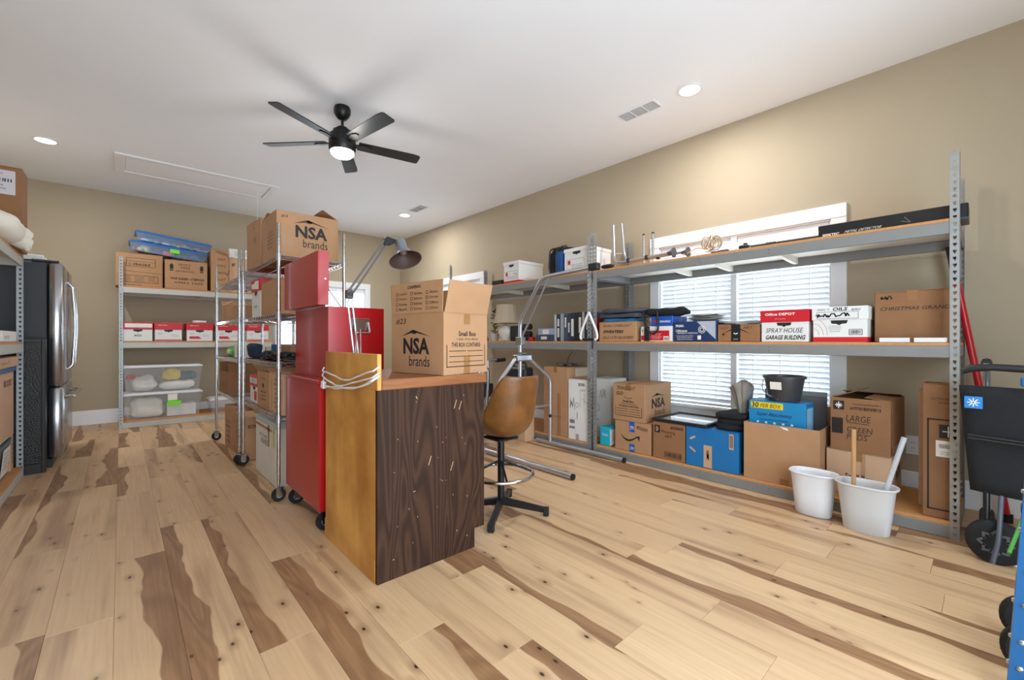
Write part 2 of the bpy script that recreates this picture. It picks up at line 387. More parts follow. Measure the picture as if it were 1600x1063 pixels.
# ------------------------------------------------------------------ boxes of all sorts
def carton(label, x0, y0, z0, x1, y1, z1, rz=0., m=None, top='closed', tape=True, prints=(), name='cardboard_box', group=None, flaps=None, rot=None, cat='box'):
    m = m or card_m; d = (x1 - x0, y1 - y0, z1 - z0); t = thing(name, label, cat, ((x0 + x1) / 2, (y0 + y1) / 2, z0), rz, group, rot)
    hx, hy, hz = d[0] / 2, d[1] / 2, d[2]; k = .004
    if top == 'closed':
        MB().cbox(-hx, -hy, 0, hx, hy, hz - k, .0035).build('body', m, t)
        g = .0012
        longy = d[1] >= d[0]
        for s in (-1, 1):
            if longy: MB().cbox(min(s * g, s * hx), -hy, hz - k, max(s * g, s * hx), hy, hz, .0012).build('flap', m, t)
            else: MB().cbox(-hx, min(s * g, s * hy), hz - k, hx, max(s * g, s * hy), hz, .0012).build('flap', m, t)
        if tape:
            w = .024; q = MB()
            a = (hy if longy else hx) + .0004; pf = [(-a, hz - .06), (-a, hz + .0004), (a, hz + .0004), (a, hz - .06), (a + .0008, hz - .06), (a + .0008, hz + .0012), (-a - .0008, hz + .0012), (-a - .0008, hz - .06)]
            q.prism(pf[::-1], 2 * w, Matrix(((0, 0, 1, -w), (1, 0, 0, 0), (0, 1, 0, 0), (0, 0, 0, 1))) if longy else Matrix(((1, 0, 0, 0), (0, 0, 1, -w), (0, 1, 0, 0), (0, 0, 0, 1))))
            q.build('tape', tape_m, t)
    else:
        q = MB().box(-hx, -hy, 0, hx, hy, k).box(-hx, -hy, k, -hx + k, hy, hz).box(hx - k, -hy, k, hx, hy, hz).box(-hx + k, -hy, k, hx - k, -hy + k, hz).box(-hx + k, hy - k, k, hx - k, hy, hz)
        q.build('body', m, t)
        # flaps: side -> (length, angle from vertical outwards)
        for s, (ln, an) in (flaps or {}).items():
            wy, wx = hy - .004, hx - .004
            if s in 'WE':
                q = MB().box(-k, -wy, 0, 0, wy, ln); mx = T3((-hx, 0, hz)) @ RY(-an) if s == 'W' else T3((hx, 0, hz)) @ RY(an) @ RZ(180)
            else:
                q = MB().box(-wx, -k, 0, wx, 0, ln); mx = T3((0, -hy, hz)) @ RX(an) if s == 'S' else T3((0, hy, hz)) @ RX(-an) @ RZ(180)
            q2 = MB().add(q.v, q.f, mx); q2.build('flap', m, t)
    for pr in prints:
        face, ops, im = pr[:3]; printed(t, face_frame(face, d), ops, im, pr[3] if len(pr) > 3 else 'lettering', pr[4] if len(pr) > 4 else .0012)
    return t
def bankers(label, x0, y0, z0, x1, y1, z1, face='W', lid_m=None, body_m=None, band=None, prints=(), rz=0., group=None, lid_h=.085):
    d = (x1 - x0, y1 - y0, z1 - z0); t = thing('file_box', label, 'box', ((x0 + x1) / 2, (y0 + y1) / 2, z0), rz, group); hx, hy, hz = d[0] / 2, d[1] / 2, d[2]
    MB().cbox(-hx + .006, -hy + .006, 0, hx - .006, hy - .006, hz - .008, .003).build('body', body_m or white_m, t)
    MB().cbox(-hx, -hy, hz - lid_h, hx, hy, hz, .003).build('lid', lid_m or white_m, t)
    di = (d[0] - .012, d[1] - .012, d[2]); fr = face_frame(face, di); v = 1 - (lid_h + .012) / hz
    printed(t, fr, [('p', [(.5 - .16, v + .04), (.5 + .16, v + .04), (.5 + .14, v - .05), (.5 + .05, v - .06), (.5, v - .1), (.5 - .05, v - .06), (.5 - .14, v - .05)])], ink_m, 'hand_hole')
    if band:
        q = MB().box(-hx + .0052, -hy + .0052, .002, hx - .0052, hy - .0052, band); q.build('band', red_m, t)
    for pr in prints:
        lidf = pr[1] == 'lid'; fr = face_frame(pr[0], d if lidf else di); printed(t, fr, pr[2], pr[3])
    return t
def closed_box(name, label, cat, x0, y0, z0, x1, y1, z1, m, rz=0., prints=(), group=None, b=.004, rot=None):
    d = (x1 - x0, y1 - y0, z1 - z0); t = thing(name, label, cat, ((x0 + x1) / 2, (y0 + y1) / 2, z0), rz, group, rot)
    MB().cbox(-d[0] / 2, -d[1] / 2, 0, d[0] / 2, d[1] / 2, d[2], b).build('body', m, t)
    for pr in prints: printed(t, face_frame(pr[0], d), pr[1], pr[2], pr[3] if len(pr) > 3 else 'lettering', pr[4] if len(pr) > 4 else .0012)
    return t
def soft(name, label, cat, loc, h, m, rz=0., e=(.6, .6), amp=.02, fr=9., seed=1, group=None, rot=None, nu=36, nv=20):
    o = MB().blob(*h, e[0], e[1], amp, fr, seed, nu, nv).build(name, m, None, 70); o.location = loc; o.rotation_euler = rot or (0, 0, R(rz)); return tag(o, label, cat, group)


# ------------------------------------------------------------------ the room
PW = .1905
floor = struct(MB().box(XL - .1, YF - .1, -.06, XW + .1, YB + .1, -.014).build('floor', M('subfloor', (96, 72, 50), .9)))
rr = random.Random(11); pm = {}
col = 0; x = -.02 - PW * 7
while x < XW:
    y = YF + rr.uniform(-1.4, -.1)
    if abs(x + .02 + PW) < .01: y = 2.34 - 1.83 * 2
    if abs(x - .17) < .01: y = 2.03 - 1.52 * 2
    while y < YB:
        ln = rr.choice((.92, 1.22, 1.52, 1.83))
        y0 = max(y, YF - .05); y1 = min(y + ln, YB + .02); x1 = min(x + PW, XW + .03)
        if y1 - y0 > .05:
            key = (round(x1 - x, 3), round(y1 - y0, 3))
            if key not in pm:
                pm[key] = MB().cbox(.0005, .0005, -.014, key[0] - .0005, key[1] - .0005, 0, .0008).mesh('plank'); pm[key].materials.append(plank_m)
            inst('plank', pm[key], None, floor, (x, y0, 0))
        y += ln
    x += PW; col += 1
def wall_with_holes(name, axis, pos, t, a0, a1, holes):
    # a wall slab between a0 and a1 with rectangular openings (lo, hi, z0, z1)
    q = MB(); xs = [a0]
    def slab(lo, hi, z0, z1):
        if hi - lo < 1e-4 or z1 - z0 < 1e-4: return
        if axis == 'x': q.box(pos, lo, z0, pos + t, hi, z1)
        else: q.box(lo, pos, z0, hi, pos + t, z1)
    c = a0
    for lo, hi, z0, z1 in sorted(holes):
        slab(c, lo, 0, ZC); slab(lo, hi, 0, z0); slab(lo, hi, z1, ZC); c = hi
    slab(c, a1, 0, ZC)
    return struct(q.build(name, wall_m))
WIN1 = (.84, 2.285, .46, 2.04); WIN2 = (1.95, 3.38, .46, 2.04); WIN3 = (5.26, 6.70, .46, 2.04)
wall_with_holes('wall_right', 'x', XW, .14, YF - .1, YB + .14, [WIN1, WIN3])
wall_with_holes('wall_back', 'y', YB, .14, XL - .1, XW, [WIN2])
wall_with_holes('wall_left', 'x', XL - .1, .1, YF - .1, YB, [])
wall_with_holes('wall_front', 'y', YF - .1, .1, XL, XW, [(-.85, 2.35, 0, 2.4)])  # unseen front wall, wide opening added so sky light fills the room
struct(MB().box(XL - .1, YF - .1, ZC, XW + .14, YB + .14, ZC + .1).build('ceiling', ceil_m))
for nm, (x0, y0, x1, y1) in (('baseboard_right', (XW - .016, YF, XW, YB)), ('baseboard_back', (XL, YB - .016, XW - .016, YB)), ('baseboard_left', (XL, YF, XL + .016, YB - .016))):
    struct(MB().cbox(x0, y0, 0, x1, y1, .185, .005).build(nm, trim_m))

def window(name, axis, rect, tilt=-53):
    lo, hi, z0, z1 = rect; t = bpy.data.objects.new(name, None); COL.objects.link(t); t['kind'] = 'structure'; t['label'] = 'white framed window with closed horizontal blinds'
    t.location = (XW, (lo + hi) / 2, 0) if axis == 'x' else ((lo + hi) / 2, YB, 0)
    t.rotation_euler = (0, 0, R(-90)) if axis == 'x' else (0, 0, 0)
    # local: x along the wall (seen left to right), -y into the room
    hw = (hi - lo) / 2; cw = .10
    for nm, a in (('casing', (-hw - cw, -.02, z0 - .09, -hw, 0, z1)), ('casing', (hw, -.02, z0 - .09, hw + cw, 0, z1)), ('casing', (-hw - cw, -.024, z1, hw + cw, 0, z1 + .105)), ('casing', (-hw - cw, -.02, z0 - .1, hw + cw, 0, z0 - .012)), ('sill', (-hw - cw, -.035, z0 - .012, hw + cw, .05, z0 + .012))):
        B(*a, b=.003).build(nm, trim_m, t)
    for a in ((-hw, 0, z0, -hw + .012, .14, z1), (hw - .012, 0, z0, hw, .14, z1), (-hw, 0, z1 - .012, hw, .14, z1)): B(*a, b=.002).build('jamb', trim_m, t)
    B(-.025, -.006, z0, .025, .13, z1, b=.003).build('mullion', trim_m, t)
    sl = None
    for s in (-1, 1):
        a, b = (-hw + .012, -.025) if s < 0 else (.025, hw - .012)
        zm = (z0 + z1) / 2
        for q0, q1, yy in ((z0 + .012, zm + .02, .085), (zm - .02, z1 - .012, .1)):
            q = MB().cbox(a, yy, q0, b, yy + .02, q0 + .04, .002).cbox(a, yy, q1 - .04, b, yy + .02, q1, .002).cbox(a, yy, q0 + .04, a + .04, yy + .02, q1 - .04, .002).cbox(b - .04, yy, q0 + .04, b, yy + .02, q1 - .04, .002)
            sash = q.build('sash', trim_m, t); MB().box(a + .04, yy + .008, q0 + .04, b - .04, yy + .012, q1 - .04).build('pane', glass_m, sash)
        B(a + .004, .008, z1 - .075, b - .004, .055, z1 - .014, .003).build('headrail', trim_m, t)
        B(a + .006, .018, z0 + .02, b - .006, .05, z0 + .045, .003).build('bottom_rail', trim_m, t)
        w2 = (b - a - .012) / 2; cx = (a + b) / 2
        sl = MB().box(-w2, -.025, -.0015, w2, .025, .0015).mesh('slat'); sl.materials.append(blind_m)
        z = z0 + .075; n = int((z1 - .09 - z) / .042)
        for i in range(n + 1): inst('slat', sl, None, t, (cx, .034, z + i * .042), (R(tilt), 0, 0))
        for f in (-.62, 0, .62): MB().box(cx + f * w2 - .002, .004, z0 + .03, cx + f * w2 + .002, .006, z1 - .03).build('ladder_cord', trim_m, t)
    return t
window('window_1', 'x', WIN1); window('window_3', 'x', WIN3, -14); window('window_2', 'y', WIN2, -14)

# ceiling fittings
def attic_hatch():
    t = thing('attic_hatch', 'white attic hatch panel set in the ceiling with a pull cord', 'hatch', (.73, 6.46, ZC))
    for a in ((-.78, -.34, -.018, .78, -.26, 0), (-.78, .26, -.018, .78, .34, 0), (-.78, -.26, -.018, -.70, .26, 0), (.70, -.26, -.018, .78, .26, 0)): B(*a, b=.004).build('frame', trim_m, t)
    B(-.69, -.25, -.010, .69, .25, 0, b=.003).build('panel', ceil_m, t)
    MB().tube([(.62, .1, -.01), (.62, .1, -.42)], .0022, 5).build('pull_cord', trim_m, t)
attic_hatch()
bulb_m = M('lamp_lens', (255, 246, 232), .4, emit=9)
def can(x, y, label):
    t = thing('recessed_light', label, 'ceiling light', (x, y, ZC), 0, 'recessed ceiling lights')
    MB().lathe([(.075, -.001), (.095, -.001), (.097, -.006), (.075, -.010)], 28, cap=False).build('trim_ring', trim_m, t, 40)
    MB().lathe([(.0755, -.003), (.0745, -.008)], 28).build('lens', bulb_m, t)
    d = bpy.data.lights.new('recessed_lamp', 'AREA'); d.shape = 'DISK'; d.size = .14; d.energy = CAN_W; d.color = (1, .98, .96)
    o = bpy.data.objects.new('recessed_lamp', d); COL.objects.link(o); o.parent = t; o.location = (0, 0, -.014)
CAN_W = 24
can(3.31, 1.59, 'lit recessed ceiling light beside the larger vent, nearest the camera')
can(3.31, 6.18, 'lit recessed ceiling light by the far corner, next to the small vent')
can(-.55, 6.23, 'lit recessed ceiling light at left above the refrigerator')
vdark_m = M('vent_shadow', (92, 92, 96), .7)
def vent(x, y, label):
    t = thing('ceiling_vent', label, 'vent', (x, y, ZC), 0, 'ceiling air vents')
    B(-.085, -.18, -.006, .085, .18, 0, b=.003).build('frame', trim_m, t)
    for k in range(3):
        c = -.115 + .115 * k
        MB().box(-.06, c - .048, -.0085, .06, c + .048, -.006).build('duct_opening', vdark_m, t)
        q = MB()
        for i in range(9): q.box(-.058 + i * .0135, c - .047, -.0125, -.0555 + i * .0135, c + .047, -.0085, T3((0, 0, 0)))
        q.build('louvre', trim_m, t)
vent(3.30, 2.03, 'white ceiling vent near the right wall, closer to the camera'); vent(3.30, 5.75, 'white ceiling vent in the far right part of the ceiling')

fanblk_m = M('fan_black', (17, 18, 20), .38, .2)
def fan():
    t = thing('ceiling_fan', 'black five-blade ceiling fan with a lit round lens', 'ceiling fan', (1.389, 3.679, ZC))
    MB().lathe([(.062, 0), (.068, -.02), (.066, -.055), (.05, -.085), (.03, -.105), (.018, -.11)], 28).build('canopy', fanblk_m, t, 40)
    MB().tube([(0, 0, -.1), (0, 0, -.2)], .012, 12).build('downrod', fanblk_m, t, 40)
    MB().lathe([(.02, -.16), (.045, -.175), (.05, -.19), (.075, -.2), (.08, -.225), (.1, -.235), (.108, -.26), (.108, -.36), (.098, -.375)], 32).build('motor_housing', fanblk_m, t, 40)
    MB().lathe([(.094, -.372), (.092, -.395), (.07, -.415), (.03, -.424), (.004, -.425)], 32).build('light_lens', M('fan_lens', (255, 250, 240), .4, emit=14), t, 60)
    bm = MB().prism([(.13, -.05), (.6, -.062), (.655, -.055), (.67, -.04), (.67, .05), (.655, .062), (.13, .055)], .007, T3((0, 0, -.004)))
    me = bm.mesh('blade'); me.materials.append(fanblk_m)
    ir = MB().prism([(.095, -.022), (.2, -.03), (.24, -.012), (.24, .012), (.2, .03), (.095, .022)], .006, T3((0, 0, -.012))); im = ir.mesh('blade_iron'); im.materials.append(blackmet_m)
    for k in range(5):
        a = R(62 + 72 * k); rot = Matrix.Rotation(a, 4, 'Z') @ RX(-12); e = rot.to_euler()
        o = inst('blade', me, None, t, (0, 0, -.295), e); inst('blade_iron', im, None, o, (0, 0, 0))
    d = bpy.data.lights.new('fan_lamp', 'POINT'); d.energy = 6; d.shadow_soft_size = .09; d.color = (1, .96, .9)
    o = bpy.data.objects.new('fan_lamp', d); COL.objects.link(o); o.parent = t; o.location = (0, 0, -.53)
fan()
t = thing('wall_outlet', 'white double wall outlet above the baseboard behind the shelf', 'outlet', (XW - .001, .372, .368), -90)
B(-.036, -.006, -.065, .036, 0, .065).build('cover_plate', whiteplast_m, t)
for s in (-1, 1):
    o = MB().lathe([(.017, 0), (.016, .003)], 20, T3((0, -.006, s * .02)) @ RX(90)).build('socket', whiteplast_m, t, 40)
    MB().box(-.007, -.0105, s * .02 - .004, -.005, -.0092, s * .02 + .006).box(.005, -.0105, s * .02 - .004, .007, -.0092, s * .02 + .006).build('slot', ink_m, o)

# ------------------------------------------------------------------ boltless racks
def post_mesh(sx, sy, H=2.13):
    q = MB(); w = .04; th = .0022; p = .038; n = int(H / p)
    def fl(a0, a1, z0, z1, ax):
        if ax == 0: q.box(min(sx * a0, sx * a1), min(0, sy * th), z0, max(sx * a0, sx * a1), max(0, sy * th), z1)
        else: q.box(min(0, sx * th), min(sy * a0, sy * a1), z0, max(0, sx * th), max(sy * a0, sy * a1), z1)
    for ax in (0, 1):
        fl(0, .012, 0, H, ax); fl(.027, w, 0, H, ax)
        for k in range(n + 1):
            z = k * p; fl(.012, .027, z, min(z + .018, H), ax)
            fl(.012, .0165, z + .018, min(z + .026, H), ax); fl(.0225, .027, z + .018, min(z + .026, H), ax)
    me = q.mesh('post'); me.materials.append(galv_m); return me
PM = {(sx, sy): post_mesh(sx, sy) for sx in (-1, 1) for sy in (-1, 1)}
RIV = MB().lathe([(.004, 0), (.003, .002)], 8, RX(90)).mesh('rivet'); RIV.materials.append(chrome_m)
LV = (.085, 1.085, 1.775)
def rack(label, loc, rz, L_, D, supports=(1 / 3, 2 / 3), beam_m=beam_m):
    t = thing('shelf_rack', label, 'shelf rack', loc, rz, 'steel shelf racks')
    for (px, py, sx, sy) in ((0, 0, 1, 1), (L_, 0, -1, 1), (0, D, 1, -1), (L_, D, -1, -1)): inst('post', PM[(sx, sy)], None, t, (px, py, 0))
    for z in LV:
        zb = z - .085 if z > .1 else .001; zt = z - .016
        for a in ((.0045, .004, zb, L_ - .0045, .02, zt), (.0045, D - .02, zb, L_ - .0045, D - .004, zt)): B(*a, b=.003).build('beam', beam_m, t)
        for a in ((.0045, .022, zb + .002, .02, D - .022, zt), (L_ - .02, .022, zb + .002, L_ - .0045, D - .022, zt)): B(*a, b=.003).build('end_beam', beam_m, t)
        B(.005, .005, zt, L_ - .005, D - .005, z, b=.0015).build('deck_board', board_m, t)
        B(.03, .03, zt - .003, L_ - .03, D - .03, zt - .0005, b=.0005).build('lit_underside', support_lit_m, t)  # pale sheet added under the deck, window light put into its colour
        for f in supports:
            MB().prism([(.02, zt), (D - .02, zt), (D - .02, zt - .05), (D - .1, zt - .05), (.02, zt - .03)], .03, Matrix(((0, 0, 1, f * L_ - .015), (1, 0, 0, 0), (0, 1, 0, 0), (0, 0, 0, 1)))).build('shelf_support', support_lit_m, t)
            for dz in (-.02, -.045): inst('rivet', RIV, None, t, (f * L_, .0035, zt + dz))
    return t
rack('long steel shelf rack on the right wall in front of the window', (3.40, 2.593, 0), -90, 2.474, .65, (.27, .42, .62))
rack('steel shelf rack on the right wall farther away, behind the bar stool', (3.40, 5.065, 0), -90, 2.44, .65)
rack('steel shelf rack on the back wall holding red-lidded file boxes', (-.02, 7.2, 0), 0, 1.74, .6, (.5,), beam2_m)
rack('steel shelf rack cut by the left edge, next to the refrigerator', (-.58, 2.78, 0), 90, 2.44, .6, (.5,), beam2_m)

# ------------------------------------------------------------------ chrome wire racks
def caster(parent, x, y, z, r=.045, name='caster'):
    o = MB().tube([(x, y, z), (x, y, r * 2 + .012)], .009, 8).box(x - .03, y - .022, r * 2 + .004, x + .03, y + .022, r * 2 + .01).box(x - .02, y - .022, r * .8, x + .02, y - .019, r * 2 + .006).box(x - .02, y + .019, r * .8, x + .02, y + .022, r * 2 + .006).build(name, chrome_m, parent)
    MB().lathe([(r * .5, -.014), (r * .93, -.016), (r, -.010), (r, .010), (r * .93, .016), (r * .5, .014)], 24, T3((x, y, r)) @ RX(90)).build('wheel', rubber_m, o, 40)
    MB().lathe([(r * .45, -.018), (r * .45, .018)], 16, T3((x, y, r)) @ RX(90)).build('hub', alu_m, o, 40)
def wire_rack(label, x0, y0, x1, y1, levels, H=1.9):
    t = thing('wire_rack', label, 'wire shelf', (x0, y0, 0), 0, 'chrome wire racks'); w, l = x1 - x0, y1 - y0
    for px in (0, w):
        for py in (0, l):
            q = MB().tube([(px, py, .12), (px, py, H)], .0125, 10); po = q.build('post', chrome_m, t, 40)
            g = MB()
            for k in range(int((H - .15) / .05)): g.tube([(px, py, .15 + k * .05), (px, py, .152 + k * .05)], .0131, 10)
            g.build('groove', M('groove_grey', (120, 122, 126), .4, .8), po)['kind'] = 'stuff'
            caster(t, px, py, .14)
    for z in levels:
        q = MB(); r = .0032
        for zz in (z, z - .028):
            for a, b in (((0, 0), (w, 0)), ((0, l), (w, l)), ((0, 0), (0, l)), ((w, 0), (w, l))): q.tube([(*a, zz), (*b, zz)], r, 6)
        for px in (0, w):
            n = int(l / .03); q.tube([(px, l * i / n, z - (0 if i % 2 else .028)) for i in range(n + 1)], .002, 4)
        for py in (0, l):
            n = int(w / .03); q.tube([(w * i / n, py, z - (0 if i % 2 else .028)) for i in range(n + 1)], .002, 4)
        n = int(l / .026)
        for i in range(1, n): q.tube([(0, l * i / n, z), (w, l * i / n, z)], .0016, 4, cap=False)
        for f in (.33, .67): q.tube([(w * f, 0, z - .006), (w * f, l, z - .006)], r, 6)
        s = q.build('wire_shelf', chrome_m, t, 50)
        for px in (0, w):
            for py in (0, l): MB().lathe([(.0165, z - .035), (.0155, z + .012)], 12, T3((px, py, 0))).build('collar', alu_m, s, 40)
    return t
WX0, WX1 = .80, 1.245
wire_rack('nearer chrome wire rack on wheels, beside the red tool chest', WX0, 3.265, WX1, 4.42, (.57, .94, 1.28, 1.68))
wire_rack('farther chrome wire rack on wheels, beyond the first wire rack', WX0 - .02, 4.475, WX1 - .02, 5.715, (.555, .925, 1.29, 1.665))

# ------------------------------------------------------------------ red tool chest
def tool_cabinet():
    t = thing('rolling_tool_cabinet', 'red rolling tool cabinet under the red tool chest', 'tool cabinet', (.83, 2.54, 0))
    w, l = .46, .665
    B(0, 0, .125, w, l, .855, b=.006).build('body', redpaint_m, t)
    B(-.006, -.004, .845, w + .01, l + .004, .872, b=.006).build('top_rim', redpaint_m, t)
    for i, (a, b) in enumerate(((.14, .3), (.31, .45), (.46, .58), (.59, .70), (.71, .835))):
        o = B(w, .03, a, w + .02, l - .03, b, b=.004).build('drawer', redpaint_m, t); B(w + .02, .06, b - .03, w + .034, l - .06, b - .01, b=.004).build('handle', chrome_m, o)
    for px in (.05, w - .05):
        for py in (.06, l - .06): caster(t, px, py, .125, .05)
tool_cabinet()
def tool_chest():
    t = thing('tool_chest', 'red metal tool chest with raised lid on the rolling cabinet', 'tool chest', (.90, 2.60, .873)); w, l, h = .345, .64, .425
    k = .01
    MB().box(k, k, 0, w - k, l - k, .3).box(0, 0, 0, k, l, h).box(w - k, 0, 0, w, l, h).box(k, 0, 0, w - k, k, h).box(k, l - k, 0, w - k, l, h).build('body', redpaint_m, t)
    for a, b in ((.03, .12), (.13, .2), (.21, .28)):
        o = B(w, .03, a, w + .014, l - .03, b, b=.003).build('drawer', redpaint_m, t); B(w + .014, .06, b - .022, w + .024, l - .06, b - .008, b=.003).build('handle', chrome_m, o)
    # lid opened past the back edge and standing upright
    D = .062; z0, z1 = h + .006, h + .315; x0 = -D - .004
    MB().cbox(x0, -.02, z0, x0 + .006, l + .02, z1, .002).box(x0 + .006, -.02, z0, x0 + D, -.016, z1).box(x0 + .006, l + .016, z0, x0 + D, l + .02, z1).box(x0 + .006, -.016, z1 - .004, x0 + D, l + .016, z1).box(x0 + .006, -.016, z0, x0 + D, l + .016, z0 + .004).build('lid', redpaint_m, t)
    MB().tube([(-.004, .02, h + .003), (-.004, l - .02, h + .003)], .006, 8).build('hinge', chrome_m, t)
    MB().tube([(x0 + D - .01, .012, z0 + .12), (.1, .012, h - .03)], .004, 6).build('lid_stay', chrome_m, t)
    MB().lathe([(.006, 0), (.005, .003)], 12, T3((x0 + D - .02, -.02, z0 + .15)) @ RX(90)).build('lid_button', chrome_m, t)
    p = B(.135, -.005, .285, .25, 0, .36, b=.004).build('handle_plate', chrome_m, t)
    MB().tube(bend([(.15, -.008, .335), (.15, -.035, .27), (.238, -.035, .27), (.238, -.008, .335)], .015), .006, 8).build('handle', chrome_m, p, 50)
tool_chest()

# ------------------------------------------------------------------ workbench
def bench():
    t = thing('workbench', 'old brown wooden workbench with a varnished yellow back panel', 'workbench', (.854, 1.846, 0)); w, l, h = .606, .66, .872
    # back panel rises above the counter as a splash board
    B(-.002, .019, 0, .018, l, h, b=.002).build('back_panel', yellowwood_m, t)
    B(-.002, -.002, h, .018, l, 1.036, b=.002).build('splash_board', yellowwood_m, t)
    B(-.006, .019, 0, -.002, l, .105, b=.001).build('back_kick_board', yellowwood_m, t)
    sp = MB().prism([(-.002, 0), (w - .065, 0), (w - .065, .1), (w, .1), (w, h), (-.002, h)], .02, Matrix(((1, 0, 0, 0), (0, 0, 1, -.002), (0, 1, 0, 0), (0, 0, 0, 1)))).build('end_panel', brownwood_m, t)
    MB().prism([(.018, 0), (w - .065, 0), (w - .065, .1), (w, .1), (w, h), (.018, h)], .02, Matrix(((1, 0, 0, 0), (0, 0, 1, l - .02), (0, 1, 0, 0), (0, 0, 0, 1)))).build('end_panel', brownwood_m, t)
    B(w - .085, .018, 0, w - .067, l - .02, .1, b=.002).build('toe_kick', brownwood_m, t)
    B(.018, .018, .1, w, l - .02, .118, b=.002).build('bottom_board', brownwood_m, t)
    for i in range(3):
        o = B(w - .002, .03, .12 + i * .25, w + .016, l - .03, .36 + i * .25, b=.003).build('drawer', brownwood_m, t); MB().lathe([(.012, 0), (.018, .02), (.012, .026)], 16, T3((w + .016, l / 2, .24 + i * .25)) @ RY(90)).build('knob', chrome_m, o, 40)
    B(.018, -.006, h, w + .014, l, .92, b=.004).build('counter_top', counter_m, t)
    rr = random.Random(4); ops = []
    for _ in range(26):
        u, v = rr.uniform(.1, .97), rr.uniform(.06, .97); a = rr.uniform(0, 3.1); q = rr.choice((.004, .006, .01, .02)); ops.append(('l', [(u, v), (u + q * math.cos(a), v + q * math.sin(a))], rr.uniform(.0015, .003)))
    for p in ((.47, .56), (.72, .5), (.76, .86), (.82, .85)): ops.append(('l', [p, (p[0] + .03, p[1] + .05)], .0025))
    printed(sp, (Vector((.018, -.002, 0)), Vector((1, 0, 0)), Vector((0, 0, 1)), w - .09, h), ops, M('bare_wood_chip', (222, 190, 150), .7), 'scratch', .0006)
bench()
carton('tall open cardboard moving box standing on the workbench, flaps raised', 1.16, 1.866, .922, 1.49, 2.286, 1.242, 10, card_m, 'open', prints=[
    ('W', nsa(.5, .42, .5, .62), ink_m), ('W', [('t', '#23', .2, .87, .2, .1, 0, .2)], pen_m),
    ('S', [('t', 'Small Box', .52, .66, .4, .08, .02), ('t', 'CAJA PEQUEÑA', .52, .57, .5, .05)] + contains(.5, .3, .88, .36), ink_m),
    ('S', [('r', .44, .0, .58, .3)], tape_m, 'tape', .0008), ('S', [('r', .44, .82, .58, .985)], tape_m, 'tape', .0008)],
    flaps={'W': (.165, -1), 'S': (.165, 14), 'E': (.165, 6), 'N': (.165, 4)})
bx = bpy.data.objects['cardboard_box']
printed(bx, (Vector((-.168, .206, .322)), Vector((0, -1, 0)), Vector((0, 0, 1)), .41, .16), [('t', 'CONTENTS', .47, .86, .26, .1, .02)] + [o for c in range(3) for r_ in range(4) for o in (('f', .1 + c * .3, .6 - r_ * .17, .145 + c * .3, .7 - r_ * .17, .002), ('t', ['Living Room', 'Dining Room', 'Kitchen', 'Bath', 'Master Bedroom', 'Bedroom', 'Bedroom', 'Basement', 'Attic', 'Garage', 'Office', 'Other'][c * 4 + r_], .25 + c * .3, .65 - r_ * .17, .16, .09))], ink_m)

